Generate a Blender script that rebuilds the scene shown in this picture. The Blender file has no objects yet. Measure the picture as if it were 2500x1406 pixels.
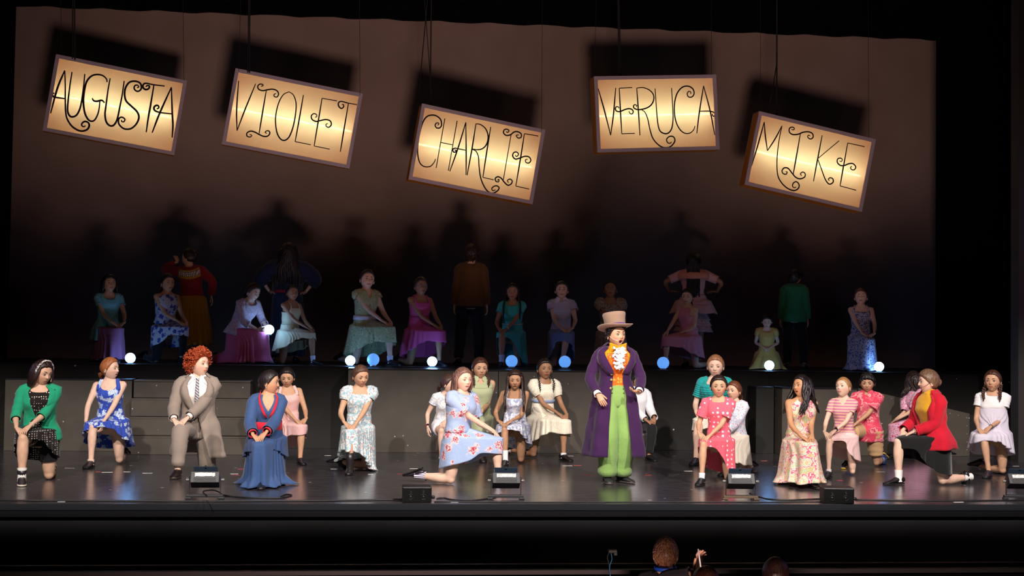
import bpy, math, random
import numpy as np
from mathutils import Vector, Matrix, Euler
random.seed(7)
PI = math.pi
COL = bpy.context.scene.collection
SC = bpy.context.scene
# ------------------------------------------------------------------ camera
FPX, CAMH = 3350.0, 1.45
CY, CP, CR = math.radians(5.9), math.atan(115 / FPX), 0.0136
_f = Vector((math.sin(CY) * math.cos(CP), math.cos(CY) * math.cos(CP), math.sin(CP)))
_r0 = Vector((math.cos(CY), -math.sin(CY), 0))
_u0 = _r0.cross(_f)
_r = _r0 * math.cos(CR) + _u0 * math.sin(CR)
_u = -_r0 * math.sin(CR) + _u0 * math.cos(CR)
cd = bpy.data.cameras.new('camera')
cd.sensor_width = 36
cd.lens = FPX / 2500 * 36
cd.clip_end = 200
cam = bpy.data.objects.new('camera', cd)
COL.objects.link(cam)
cam.matrix_world = Matrix(((_r.x, _u.x, -_f.x, 0), (_r.y, _u.y, -_f.y, 0), (_r.z, _u.z, -_f.z, CAMH), (0, 0, 0, 1)))
SC.camera = cam

def ray(px, py):
    return _f * FPX + _r * (px - 1250) - _u * (py - 703)
def at_z(px, py, z=0.0):
    d = ray(px, py); t = (z - CAMH) / d.z
    return Vector((0, 0, CAMH)) + d * t
def at_y(px, py, y):
    d = ray(px, py)
    return Vector((0, 0, CAMH)) + d * (y / d.y)
# ------------------------------------------------------------------ light and exposure
SC.view_settings.view_transform = 'Standard'
SC.view_settings.look = 'None'
SC.view_settings.gamma = 1
SC.view_settings.use_curve_mapping = False
SC.view_settings.exposure = 0.0
w = bpy.data.worlds.new('world'); SC.world = w
w.use_nodes = True
w.node_tree.nodes['Background'].inputs[0].default_value = (.35, .35, .6, 1)
w.node_tree.nodes['Background'].inputs[1].default_value = 0.0

def aim(o, tgt):
    o.rotation_euler = (Vector(tgt) - o.location).to_track_quat('-Z', 'Y').to_euler()
def spot(name, loc, tgt, watts, col, ang=80, rad=.12, lo=None, hi=None, blend=.3, lo_soft=.02, hi_soft=.04):
    """theatre spotlight; lo / hi are its horizontal framing shutters as slopes dz/dy of the beam"""
    l = bpy.data.lights.new(name, 'SPOT')
    l.energy = watts; l.color = col; l.spot_size = math.radians(ang); l.spot_blend = blend
    l.shadow_soft_size = rad
    o = bpy.data.objects.new(name, l); o.location = loc; aim(o, tgt); COL.objects.link(o)
    if lo is not None:
        l.use_nodes = True
        nt = l.node_tree; em = nt.nodes['Emission']
        g = nt.nodes.new('ShaderNodeNewGeometry'); s = nt.nodes.new('ShaderNodeSeparateXYZ')
        nt.links.new(g.outputs['Incoming'], s.inputs[0])
        dv = nt.nodes.new('ShaderNodeMath'); dv.operation = 'DIVIDE'
        nt.links.new(s.outputs[2], dv.inputs[0]); nt.links.new(s.outputs[1], dv.inputs[1])
        def ss(a, b, fa, fb):
            m = nt.nodes.new('ShaderNodeMapRange'); m.interpolation_type = 'SMOOTHSTEP'
            nt.links.new(dv.outputs[0], m.inputs[0])
            m.inputs[1].default_value = a; m.inputs[2].default_value = b
            m.inputs[3].default_value = fa; m.inputs[4].default_value = fb
            return m
        a = ss(lo - lo_soft, lo, 0, 1); b = ss(hi, hi + hi_soft, 1, 0)
        mu = nt.nodes.new('ShaderNodeMath'); mu.operation = 'MULTIPLY'
        nt.links.new(a.outputs[0], mu.inputs[0]); nt.links.new(b.outputs[0], mu.inputs[1])
        nt.links.new(mu.outputs[0], em.inputs['Strength'])
    return o

# front of house spots, shuttered so that the rear platform stays dark
for fx, tx, e, c in ((-3.5, -1.8, 1750, (1, .91, .82)), (1.2, 1.2, 900, (1, .93, .87)), (6.0, 4.9, 1900, (1, .90, .83))):
    spot('front_spotlight', (fx, 2.5, 9.0), (tx, 14.2, .4), e * 3.5, c, ang=62, rad=.15, lo=-.965, hi=-.605, hi_soft=.075, blend=.5)
# follow spot on the standing singer
spot('follow_spotlight', (2.0, 1.0, 8.5), (2.35, 13.2, .9), 750, (1, .95, .9), ang=8, rad=.1, blend=.4, lo=-.9, hi=-.40, hi_soft=.1)
# lavender side booms
spot('side_spotlight', (-8.5, 13.5, 3.6), (2, 14.3, .4), 130, (.50, .35, 1), ang=70, rad=.2, blend=.5)
spot('side_spotlight', (12.5, 13.5, 3.6), (3, 14.3, .4), 150, (.55, .35, 1), ang=70, rad=.2, blend=.5)
# low light from the auditorium that throws the soft shadows on the cyclorama
spot('cyclorama_light', (.9, .5, -2.9), (2.2, 22, 4.6), 3900, (1, .65, .57), ang=50, rad=1.0, lo=.262, lo_soft=.075, hi=1.2, blend=.9)
# dim warm wash on the rear platform
spot('rear_wash_light', (-1.0, 6.0, 10.0), (0.5, 18.3, 1.6), 190, (1, .62, .45), ang=60, rad=.4, lo=-.82, hi=-.575, blend=.6, hi_soft=.04)
spot('rear_wash_light', (5.0, 6.0, 10.0), (5, 18.3, 1.6), 170, (1, .62, .45), ang=60, rad=.4, lo=-.82, hi=-.575, blend=.6, hi_soft=.04)

spot('added_pit_fill', (5.0, 3.0, 7.5), (5.5, 9.0, -.2), 170, (1, .78, .6), ang=50, rad=.3, lo=-3, hi=-.87, hi_soft=.05)  # unseen fill, added to lift the pit figures and the stage fascia
# ------------------------------------------------------------------ materials
MATS = {}
def new_mat(name):
    m = bpy.data.materials.new(name); m.use_nodes = True
    return m, m.node_tree, m.node_tree.nodes['Principled BSDF']
def srgb(c):
    if isinstance(c, str):
        c = tuple(int(c[i:i + 2], 16) / 255 for i in (0, 2, 4))
    return tuple((x / 12.92 if x <= .04045 else ((x + .055) / 1.055) ** 2.4) for x in c) + (1,)
def plain(name, c, rough=.6, metal=0, emis=None, es=0, coat=0, spec=None, bump=0, bscale=60):
    k = ('p', name)
    if k in MATS: return MATS[k]
    m, nt, b = new_mat(name)
    b.inputs['Base Color'].default_value = srgb(c); b.inputs['Roughness'].default_value = rough
    b.inputs['Metallic'].default_value = metal
    if spec is not None: b.inputs['Specular IOR Level'].default_value = spec
    if coat: b.inputs['Coat Weight'].default_value = coat
    if emis:
        b.inputs['Emission Color'].default_value = srgb(emis); b.inputs['Emission Strength'].default_value = es
    if bump:
        tc = nt.nodes.new('ShaderNodeTexCoord'); n = nt.nodes.new('ShaderNodeTexNoise')
        n.inputs['Scale'].default_value = bscale; n.inputs['Detail'].default_value = 4
        nt.links.new(tc.outputs['Object'], n.inputs['Vector'])
        bp = nt.nodes.new('ShaderNodeBump'); bp.inputs['Strength'].default_value = bump; bp.inputs['Distance'].default_value = .01
        nt.links.new(n.outputs['Fac'], bp.inputs['Height']); nt.links.new(bp.outputs[0], b.inputs['Normal'])
    MATS[k] = m
    return m

def fabric(kind, cols, scale=1.0, rough=.85, sheen=.15, seed=0):
    """procedural cloth: kind of print, colours (ground, accents...), print size in metres"""
    k = (kind, tuple(cols), scale, rough, seed)
    if k in MATS: return MATS[k]
    m, nt, b = new_mat('cloth_' + kind)
    N, L = nt.nodes.new, nt.links.new
    tc = N('ShaderNodeTexCoord'); mp = N('ShaderNodeMapping')
    L(tc.outputs['Object'], mp.inputs[0]); mp.inputs['Location'].default_value = (seed * 1.37, seed * .71, seed * 2.1)
    C = [srgb(c) for c in cols]
    def mix(fac, a, bb):
        x = N('ShaderNodeMix'); x.data_type = 'RGBA'
        if hasattr(fac, 'links'): L(fac, x.inputs[0])
        else: x.inputs[0].default_value = fac
        for s, v in ((6, a), (7, bb)):
            if isinstance(v, tuple): x.inputs[s].default_value = v
            else: L(v, x.inputs[s])
        return x.outputs[2]
    def math_(op, a, bv=None, c=None):
        x = N('ShaderNodeMath'); x.operation = op
        for i, v in enumerate((a, bv, c)):
            if v is None: continue
            if hasattr(v, 'links'): L(v, x.inputs[i])
            else: x.inputs[i].default_value = v
        return x.outputs[0]
    def voro(s, vec, rnd=1.0, feat='F1'):
        v = N('ShaderNodeTexVoronoi'); v.inputs['Scale'].default_value = s; v.inputs['Randomness'].default_value = rnd; v.feature = feat
        L(vec, v.inputs['Vector']); return v
    def noise(s, vec, d=3):
        v = N('ShaderNodeTexNoise'); v.inputs['Scale'].default_value = s; v.inputs['Detail'].default_value = d
        L(vec, v.inputs['Vector']); return v
    V = mp.outputs[0]
    col = C[0]
    if kind == 'floral':
        # blossoms (cell discs with jagged rims), leaves around them
        ns = noise(6 / scale, V, 2)
        va = N('ShaderNodeVectorMath'); va.operation = 'MULTIPLY_ADD'; L(ns.outputs['Color'], va.inputs[0])
        va.inputs[1].default_value = (.45 * scale,) * 3; L(V, va.inputs[2])
        v = voro(1 / scale, va.outputs[0]); v2 = voro(3.2 / scale, va.outputs[0])
        d = math_('ADD', v.outputs['Distance'], math_('MULTIPLY', v2.outputs['Distance'], .35))
        col = mix(math_('LESS_THAN', v2.outputs['Distance'], .28), C[0], C[3 % len(C)])
        col = mix(math_('LESS_THAN', d, .60), col, C[1 % len(C)])
        col = mix(math_('LESS_THAN', math_('ABSOLUTE', math_('SUBTRACT', d, .44)), .05), col, C[2 % len(C)])
        col = mix(math_('LESS_THAN', d, .30), col, C[2 % len(C)])
    elif kind == 'blotch':
        n1 = noise(1 / scale, V, 3); n2 = noise(1.7 / scale, V, 2)
        col = mix(math_('GREATER_THAN', n1.outputs['Fac'], .52), C[0], C[1 % len(C)])
        if len(C) > 2: col = mix(math_('GREATER_THAN', n2.outputs['Fac'], .60), col, C[2])
        if len(C) > 3:
            v = voro(1.6 / scale, V); col = mix(math_('LESS_THAN', v.outputs['Distance'], .22), col, C[3])
    elif kind == 'dots':
        v = voro(1 / scale, V, .25); col = mix(math_('LESS_THAN', v.outputs['Distance'], .27), C[0], C[1])
    elif kind == 'paisley':
        ns = noise(4 / scale, V, 1)
        va = N('ShaderNodeVectorMath'); va.operation = 'MULTIPLY_ADD'; L(ns.outputs['Color'], va.inputs[0])
        va.inputs[1].default_value = (.5 * scale,) * 3; L(V, va.inputs[2])
        v = voro(1 / scale, va.outputs[0])
        cr = N('ShaderNodeValToRGB'); cr.color_ramp.interpolation = 'CONSTANT'
        cyc = [C[2], C[0], C[1], C[0], C[3], C[0], C[2], C[0], C[1], C[3]]
        for i, c in enumerate(cyc):
            e = cr.color_ramp.elements[i] if i < 2 else cr.color_ramp.elements.new(0)
        for i, c in enumerate(cyc):
            cr.color_ramp.elements[i].position = i * .085; cr.color_ramp.elements[i].color = c
        L(v.outputs['Distance'], cr.inputs[0]); col = cr.outputs[0]
        v2 = voro(2.3 / scale, V); col = mix(math_('LESS_THAN', v2.outputs['Distance'], .16), col, C[4 % len(C)])
    elif kind in ('stripes', 'ties'):
        s = N('ShaderNodeSeparateXYZ'); L(V, s.inputs[0])
        z = s.outputs[2] if kind == 'stripes' else math_('ADD', s.outputs[2], math_('MULTIPLY', s.outputs[0], .8))
        fr = math_('FRACT', math_('DIVIDE', z, scale))
        col = mix(math_('LESS_THAN', fr, .38), C[0], C[1])
        if len(C) > 2: col = mix(math_('LESS_THAN', math_('ABSOLUTE', math_('SUBTRACT', fr, .7)), .07), col, C[2])
    elif kind == 'checks':
        s = N('ShaderNodeTexChecker'); s.inputs['Scale'].default_value = 1 / scale
        s.inputs['Color1'].default_value = C[0]; s.inputs['Color2'].default_value = C[1]
        rt = N('ShaderNodeMapping'); rt.inputs['Rotation'].default_value = (.3, .78, .3); L(V, rt.inputs[0]); L(rt.outputs[0], s.inputs['Vector'])
        col = s.outputs[0]
    elif kind == 'velvet':
        n1 = noise(9, V, 4); col = mix(n1.outputs['Fac'], C[0], C[1 % len(C)])
    # cloth tone variation of thread
    if isinstance(col, tuple): b.inputs['Base Color'].default_value = col
    else: L(col, b.inputs['Base Color'])
    b.inputs['Roughness'].default_value = rough
    b.inputs['Specular IOR Level'].default_value = .25
    b.inputs['Sheen Weight'].default_value = sheen * (2 if kind == 'velvet' else 1)
    n = noise(26, V, 3); bp = N('ShaderNodeBump'); bp.inputs['Strength'].default_value = .35; bp.inputs['Distance'].default_value = .012
    L(n.outputs['Fac'], bp.inputs['Height']); L(bp.outputs[0], b.inputs['Normal'])
    MATS[k] = m
    return m

def skin_mat():
    if 'skin' in MATS: return MATS['skin']
    m, nt, b = new_mat('skin')
    a = nt.nodes.new('ShaderNodeAttribute'); a.attribute_name = 'Col'
    nt.links.new(a.outputs['Color'], b.inputs['Base Color'])
    b.inputs['Roughness'].default_value = .52; b.inputs['Specular IOR Level'].default_value = .35
    MATS['skin'] = m
    return m
def hair_mat(c, rough=.42):
    k = ('hair', c)
    if k in MATS: return MATS[k]
    m, nt, b = new_mat('hair')
    tc = nt.nodes.new('ShaderNodeTexCoord'); mp = nt.nodes.new('ShaderNodeMapping'); mp.inputs['Scale'].default_value = (90, 90, 14)
    n = nt.nodes.new('ShaderNodeTexNoise'); n.inputs['Detail'].default_value = 3; n.inputs['Scale'].default_value = 1
    nt.links.new(tc.outputs['Object'], mp.inputs[0]); nt.links.new(mp.outputs[0], n.inputs['Vector'])
    cr = nt.nodes.new('ShaderNodeValToRGB'); s = srgb(c)
    cr.color_ramp.elements[0].position = .3; cr.color_ramp.elements[0].color = (s[0] * .45, s[1] * .42, s[2] * .4, 1)
    cr.color_ramp.elements[1].position = .7; cr.color_ramp.elements[1].color = (min(1, s[0] * 1.35), min(1, s[1] * 1.3), min(1, s[2] * 1.25), 1)
    nt.links.new(n.outputs['Fac'], cr.inputs[0]); nt.links.new(cr.outputs[0], b.inputs['Base Color'])
    bp = nt.nodes.new('ShaderNodeBump'); bp.inputs['Strength'].default_value = .6; bp.inputs['Distance'].default_value = .008
    nt.links.new(n.outputs['Fac'], bp.inputs['Height']); nt.links.new(bp.outputs[0], b.inputs['Normal'])
    b.inputs['Roughness'].default_value = rough; b.inputs['Specular IOR Level'].default_value = .5
    MATS[k] = m
    return m

# ------------------------------------------------------------------ mesh helpers
def nrm(v):
    v = np.asarray(v, float); l = np.linalg.norm(v)
    return v / l if l > 1e-9 else v
class MB:
    def __init__(s): s.v = []; s.f = []; s.n = 0; s.c = []; s.m = []
    def add(s, v, f, col=None, mi=0):
        v = np.asarray(v, float); s.v.append(v)
        s.f += [tuple(i + s.n for i in q) for q in f]; s.m += [mi] * len(f)
        if col is None: col = (1, 1, 1)
        col = np.asarray(col, float)
        s.c.append(np.tile(col, (len(v), 1)) if col.ndim == 1 else col)
        s.n += len(v); return s
    def grid(s, P, wrap=True, cap0=False, cap1=False, col=None, mi=0):
        P = np.asarray(P, float); R, Cn = P.shape[:2]; f = []
        for i in range(R - 1):
            for j in range(Cn if wrap else Cn - 1):
                k = (j + 1) % Cn
                f.append((i * Cn + j, i * Cn + k, (i + 1) * Cn + k, (i + 1) * Cn + j))
        if cap0: f.append(tuple(range(Cn))[::-1])
        if cap1: f.append(tuple((R - 1) * Cn + j for j in range(Cn)))
        if col is not None and np.asarray(col).ndim == 3: col = np.asarray(col).reshape(-1, 3)
        return s.add(P.reshape(-1, 3), f, col, mi)
    def tube(s, pts, rad, n=10, side=(1, 0, 0), caps=True, round_=True, col=None, mi=0):
        pts = [np.asarray(p, float) for p in pts]; m = len(pts)
        if not isinstance(rad, (list, np.ndarray)): rad = [rad] * m
        rad = [r if isinstance(r, (tuple, list)) else (r, r) for r in rad]
        T = [nrm(pts[min(i + 1, m - 1)] - pts[max(i - 1, 0)]) for i in range(m)]
        a = nrm(np.asarray(side, float) - T[0] * np.dot(side, T[0]))
        if np.linalg.norm(a) < .5: a = nrm(np.cross(T[0], (0, .3, 1)))
        A = []
        for t in T:
            a2 = a - t * np.dot(a, t)
            a = nrm(a2) if np.linalg.norm(a2) > 1e-6 else nrm(np.cross(t, (0.3, 1, .2)))
            A.append(a)
        rings = []; th = np.linspace(0, 2 * PI, n, endpoint=False)
        def ring(c, t, a, r):
            b = np.cross(t, a)
            return c + np.outer(np.cos(th) * r[0], a) + np.outer(np.sin(th) * r[1], b)
        if caps and round_:
            for q in (.25, .7):
                sc = math.sqrt(1 - (1 - q) ** 2); h = min(rad[0])
                rings.append(ring(pts[0] - T[0] * h * (1 - q), T[0], A[0], (rad[0][0] * sc, rad[0][1] * sc)))
        for i in range(m): rings.append(ring(pts[i], T[i], A[i], rad[i]))
        if caps and round_:
            for q in (.7, .25):
                sc = math.sqrt(1 - (1 - q) ** 2); h = min(rad[-1])
                rings.append(ring(pts[-1] + T[-1] * h * (1 - q), T[-1], A[-1], (rad[-1][0] * sc, rad[-1][1] * sc)))
        return s.grid(rings, True, caps, caps, col, mi)
    def ball(s, c, r, n=10, M=None, col=None, mi=0):
        r = r if isinstance(r, (tuple, list)) else (r, r, r); rows = []
        for i in range(n // 2 + 1):
            e = -PI / 2 + PI * (i + .0) / (n // 2); e = max(-PI / 2 + .05, min(PI / 2 - .05, e))
            rows.append([(r[0] * math.cos(e) * math.cos(2 * PI * j / n), r[1] * math.cos(e) * math.sin(2 * PI * j / n), r[2] * math.sin(e)) for j in range(n)])
        P = np.array(rows)
        if M is not None: P = P @ np.asarray(M).T
        return s.grid(P + np.asarray(c), True, True, True, col, mi)
    def box(s, c, d, M=None, col=None, mi=0):
        c = np.asarray(c, float); h = np.asarray(d, float) / 2
        v = np.array([(x, y, z) for z in (-1, 1) for y in (-1, 1) for x in (-1, 1)]) * h
        if M is not None: v = v @ np.asarray(M).T
        return s.add(v + c, [(0, 2, 3, 1), (4, 5, 7, 6), (0, 1, 5, 4), (2, 6, 7, 3), (0, 4, 6, 2), (1, 3, 7, 5)], col, mi)
    def prism(s, poly, y0, y1, mi=0):
        n = len(poly); v = [(x, y0, z) for x, z in poly] + [(x, y1, z) for x, z in poly]
        f = [tuple(range(n)), tuple(range(2 * n - 1, n - 1, -1))] + [(i + n, (i + 1) % n + n, (i + 1) % n, i) for i in range(n)]
        return s.add(v, f, None, mi)
    def mesh(s, name, smooth=True, colors=False):
        me = bpy.data.meshes.new(name)
        V = np.concatenate(s.v)
        me.from_pydata(V.tolist(), [], s.f)
        if colors:
            a = me.color_attributes.new('Col', 'FLOAT_COLOR', 'POINT')
            C = np.concatenate(s.c); C4 = np.concatenate([C, np.ones((len(C), 1))], 1)
            a.data.foreach_set('color', C4.ravel())
        me.polygons.foreach_set('material_index', s.m)
        me.polygons.foreach_set('use_smooth', [smooth] * len(s.f))
        me.update()
        return me
    def obj(s, name, mat, parent=None, smooth=True, bevel=0, colors=False, label=None, loc=None, solid=0):
        me = s.mesh(name, smooth, colors)
        for m in (mat if isinstance(mat, (list, tuple)) else [mat]): me.materials.append(m)
        o = bpy.data.objects.new(name, me); COL.objects.link(o)
        if parent is not None: o.parent = parent
        if loc is not None: o.location = loc
        if bevel:
            b = o.modifiers.new('bevel', 'BEVEL'); b.width = bevel; b.segments = 2; b.limit_method = 'ANGLE'; b.angle_limit = .6
        if solid:
            b = o.modifiers.new('thickness', 'SOLIDIFY'); b.thickness = solid; b.offset = -1
        if label: o['label'] = label
        return o
def tag(o, label=None, cat=None, group=None, kind=None):
    if label: o['label'] = label
    if cat: o['category'] = cat
    if group: o['group'] = group
    if kind: o['kind'] = kind
    return o
def empty(name, loc=(0, 0, 0), rz=0, label=None, cat=None, group=None):
    o = bpy.data.objects.new(name, None); COL.objects.link(o); o.empty_display_size = .1
    o.location = loc; o.rotation_euler = (0, 0, rz)
    return tag(o, label, cat, group)
def catmull(pts, k=5):
    P = [np.asarray(p, float) for p in pts]
    if len(P) < 3: return P
    Q = [2 * P[0] - P[1]] + P + [2 * P[-1] - P[-2]]; out = []
    for i in range(1, len(Q) - 2):
        for j in range(k):
            t = j / k
            out.append(.5 * (2 * Q[i] + (Q[i + 1] - Q[i - 1]) * t + (2 * Q[i - 1] - 5 * Q[i] + 4 * Q[i + 1] - Q[i + 2]) * t * t + (3 * Q[i] - Q[i - 1] - 3 * Q[i + 1] + Q[i + 2]) * t ** 3))
    return out + [P[-1]]

# ------------------------------------------------------------------ the setting
def noise_mat(name, c1, c2, scale, rough, bump=0, specks=0, streak=None, spec=.5, r2=None):
    m, nt, b = new_mat(name); N, L = nt.nodes.new, nt.links.new
    tc = N('ShaderNodeTexCoord'); mp = N('ShaderNodeMapping'); L(tc.outputs['Object'], mp.inputs[0])
    if streak: mp.inputs['Scale'].default_value = streak
    n = N('ShaderNodeTexNoise'); n.inputs['Scale'].default_value = scale; n.inputs['Detail'].default_value = 6; L(mp.outputs[0], n.inputs['Vector'])
    cr = N('ShaderNodeValToRGB'); cr.color_ramp.elements[0].position = .35; cr.color_ramp.elements[1].position = .68
    cr.color_ramp.elements[0].color = srgb(c1); cr.color_ramp.elements[1].color = srgb(c2)
    L(n.outputs['Fac'], cr.inputs[0]); col = cr.outputs[0]
    if specks:
        v = N('ShaderNodeTexVoronoi'); v.inputs['Scale'].default_value = specks; L(tc.outputs['Object'], v.inputs['Vector'])
        lt = N('ShaderNodeMath'); lt.operation = 'LESS_THAN'; lt.inputs[1].default_value = .055; L(v.outputs['Distance'], lt.inputs[0])
        x = N('ShaderNodeMix'); x.data_type = 'RGBA'; L(lt.outputs[0], x.inputs[0]); L(col, x.inputs[6]); x.inputs[7].default_value = srgb('b8b4ac'); col = x.outputs[2]
    L(col, b.inputs['Base Color']); b.inputs['Roughness'].default_value = rough; b.inputs['Specular IOR Level'].default_value = spec
    if r2:
        mr = N('ShaderNodeMapRange'); mr.inputs[3].default_value = rough; mr.inputs[4].default_value = r2; L(n.outputs['Fac'], mr.inputs[0]); L(mr.outputs[0], b.inputs['Roughness'])
    if bump:
        bp = N('ShaderNodeBump'); bp.inputs['Strength'].default_value = bump; bp.inputs['Distance'].default_value = .01
        L(n.outputs['Fac'], bp.inputs['Height']); L(bp.outputs[0], b.inputs['Normal'])
    return m
M_floor = noise_mat('stage_floor_vinyl', '2a2629', '443e43', 5, .15, .04, specks=3.2, streak=(1, 3, 1), spec=.8, r2=.27)
M_black = noise_mat('black_velour', '050505', '0a0a0b', 8, .95, .1, spec=.1)
M_fascia = noise_mat('fascia_black_paint', '2c2c2e', '343437', 2, .7, .05, spec=.3)
M_gray = noise_mat('platform_grey_black_paint', '433d37', '4f4840', 3, .55, .06, specks=7.3, spec=.4)
M_dark = noise_mat('platform_top_paint', '101012', '17171a', 3, .35, .04, spec=.5)
M_cyc = noise_mat('cyclorama_cloth', 'a08a80', 'a8938a', 1.5, .95, spec=.05)

def struct(name, b, m, smooth=False, label=None, **k):
    o = b.obj(name, m, None, smooth, **k); o['kind'] = 'structure'
    if label: o['label'] = label
    return o
EDGE = 11.81
fl = struct('floor', MB().box((2, (EDGE + 22.6) / 2, -.05), (26, 22.6 - EDGE, .1)), M_floor, label='glossy black stage floor with scuffs and tape marks')
struct('wall_back', MB().box((1.9, 22.15, 3.7), (15.02, .1, 7.4)), M_cyc, label='pale cyclorama cloth lit dim brown behind the stage')
struct('wall_left', MB().box((-11.05, 10, 4), (.1, 26, 14)), M_black)
struct('wall_right', MB().box((15.05, 10, 4), (.1, 26, 14)), M_black)
struct('wall_far', MB().box((2, 23, 4.5), (26, .1, 13)), M_black, label='black rear wall behind the cyclorama')
struct('ceiling', MB().box((2, 10, 11.05), (26.2, 26.2, .1)), M_black)
struct('floor_auditorium', MB().box((2, 4.3, -3.65), (26, 15, .1)), M_black)
# fascia below the stage edge, with a nosing
fa = struct('wall_stage_front', MB().box((2, EDGE + .03, -.56), (26, .06, .90)), M_fascia, label='matt black fascia below the stage edge')
struct('trim_1', MB().box((2, EDGE + .005, -.028), (26, .07, .052)), plain('edge_metal', '383b42', .35, .3), label='dark metal nosing along the stage edge')
struct('trim_2', MB().box((2, EDGE - .01, -.085), (26, .05, .05)), plain('edge_black', '17171a', .5), label='black ledge just under the stage edge')
# pit rails
for i, (y, py, h) in enumerate(((10.4, 1380, .022), (9.6, 1396, .03))):
    p = at_y(1250, py, y)
    struct('trim_%d' % (i + 3), MB().box((2, y, p.z), (26, .05, h)), plain('rail_grey', '151313', .6), label=('upper' if i == 0 else 'lower') + ' thin grey rail of the orchestra pit')
    struct('wall_pit_%s' % ('rear', 'front')[i], MB().box((2, y, (p.z - .03 - 3.6) / 2), (26, .04, 3.6 + p.z - .03)), M_black)
# masking: overhead border and side legs
def cloth_panel(name, x0, x1, z0, z1, y, label, waves=14, amp=.05, slant=0):
    rows = []
    n = int(waves * 8)
    for z, s in ((z0, 0), (z1, 1)):
        rows.append([(x0 + (x1 - x0) * j / n, y + amp * math.sin(j / n * 2 * PI * waves) + .3 * amp * math.sin(j * 1.7), z) for j in range(n + 1)])
    o = MB().grid(rows, False).obj(name, M_black, None, True, solid=.02)
    return tag(o, label, 'curtain')
cloth_panel('border_curtain', -10.5, 14.5, 1.45 + (6.494 - 1.45) * 20.9 / 22, 10.8, 20.9, 'black overhead border curtain above the hanging signs', 30)
cloth_panel('leg_curtain', -10.5, -5.62 * 20.4 / 22, 0, 10.8, 20.4, 'black leg curtain at the left side of the backdrop', 8)
cloth_panel('leg_curtain', 9.41 * 20.4 / 22, 14.5, 0, 10.8, 20.4, 'black leg curtain at the right side of the backdrop', 8)
pr = at_z(2486, 1128)
struct('wall_wing_right', MB().box((pr.x + .6, pr.y + .1, 4), (1.2, .2, 8)), plain('wing_grey', '2b2826', .8), label='dim grey wing flat at the far right')

# spike tape marks on the floor (flat tape, parts of the floor)
random.seed(11)
TAPES = [(590, 1145, 'c8455a'), (572, 1157, 'e6e2dc'), (630, 1143, 'e6e2dc'), (575, 1160, 'c8455a'), (360, 1155, 'e6e2dc'), (310, 1152, 'e6e2dc'), (170, 1143, 'e6e2dc'),
         (240, 1152, 'd04a50'), (262, 1153, 'e6e2dc'), (1010, 1144, 'e6e2dc'), (975, 1157, 'c8455a'), (905, 1158, 'e6e2dc'), (815, 1145, 'e6e2dc'), (800, 1112, 'e6e2dc'),
         (1390, 1113, 'e6e2dc'), (1435, 1160, 'c8455a'), (1410, 1136, 'd05048'), (1582, 1160, 'd8402f'), (1385, 1137, 'e8e4dc'), (1680, 1150, 'e6e2dc'), (1840, 1150, 'c8455a'),
         (1835, 1150, 'e6e2dc'), (1865, 1125, 'd8705a'), (2195, 1160, 'e6e2dc'), (2150, 1152, 'e6e2dc'), (2050, 1173, 'd8405a'), (2330, 1158, 'e6e2dc'), (2480, 1138, 'e6e2dc'),
         (1555, 1225, 'f0ece4'), (1700, 1226, 'f0ece4'), (1480, 1226, 'f0ece4'), (2340, 1226, 'f0ece4'), (1110, 1226, 'd8d8de'), (520, 1224, 'd8d8de'), (150, 1225, 'd0d0d8')]
for px, py, c in TAPES:
    p = at_z(px, py); a = random.uniform(-.15, .15)
    Mz = np.array([[math.cos(a), -math.sin(a), 0], [math.sin(a), math.cos(a), 0], [0, 0, 1]])
    o = MB().box((p.x, p.y, .0012), (random.uniform(.05, .11), .025, .0016), Mz).obj('tape_mark', plain('tape_' + c, c, .6), fl, False)

# platforms
def platform(name, poly, z, label, thick=.10, fm=None, step=1.22, cat='platform', seams=True, tone=None):
    """poly: plan outline (x, y); the first edge is the front; each facing panel is a part"""
    t = empty(name, (0, 0, 0), 0, label, cat)
    n = len(poly); fm = fm or M_gray
    v = [(x, y, z - .02) for x, y in poly] + [(x, y, z) for x, y in poly]
    b = MB(); b.add(v, [tuple(range(n, 2 * n)), tuple(range(n - 1, -1, -1))] + [(i, (i + 1) % n, (i + 1) % n + n, i + n) for i in range(n)])
    b.obj('deck', M_dark, t, False)
    for i in range(n):
        (x0, y0), (x1, y1) = poly[i], poly[(i + 1) % n]
        L = math.hypot(x1 - x0, y1 - y0); k = max(1, round(L / (step * 2)))
        nx, ny = (y1 - y0) / L, -(x1 - x0) / L
        for j in range(k):
            a, c = j / k, (j + 1) / k
            g = .004 / L
            ax, ay = x0 + (x1 - x0) * (a + g), y0 + (y1 - y0) * (a + g); bx, by = x0 + (x1 - x0) * (c - g), y0 + (y1 - y0) * (c - g)
            q = .018
            MB().add([(ax, ay, 0.002), (bx, by, 0.002), (bx, by, z - .021), (ax, ay, z - .021), (ax - nx * q, ay - ny * q, 0.002), (bx - nx * q, by - ny * q, 0.002), (bx - nx * q, by - ny * q, z - .021), (ax - nx * q, ay - ny * q, z - .021)],
                     [(0, 1, 2, 3), (5, 4, 7, 6), (4, 0, 3, 7), (1, 5, 6, 2), (3, 2, 6, 7), (4, 5, 1, 0)]).obj('facing_panel', fm, t, False)
    return t
M_gray2 = noise_mat('platform_dark_paint', '1b1918', '23211f', 3, .6, .05, specks=5.1, spec=.3)
platform('rear_platform', [(-6.0, 17.36), (-.26, 17.36), (3.44, 17.36), (9.3, 17.36), (9.3, 20.3), (-6.0, 20.3)], 1.03, 'long black rear platform the back row kneels on', fm=M_gray2)
platform('centre_platform', [(-.25, 16.86), (3.43, 16.86), (3.43, 17.34), (-.25, 17.34)], 1.02, 'dark grey centre platform with scuffed front behind the standing singer')
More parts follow.
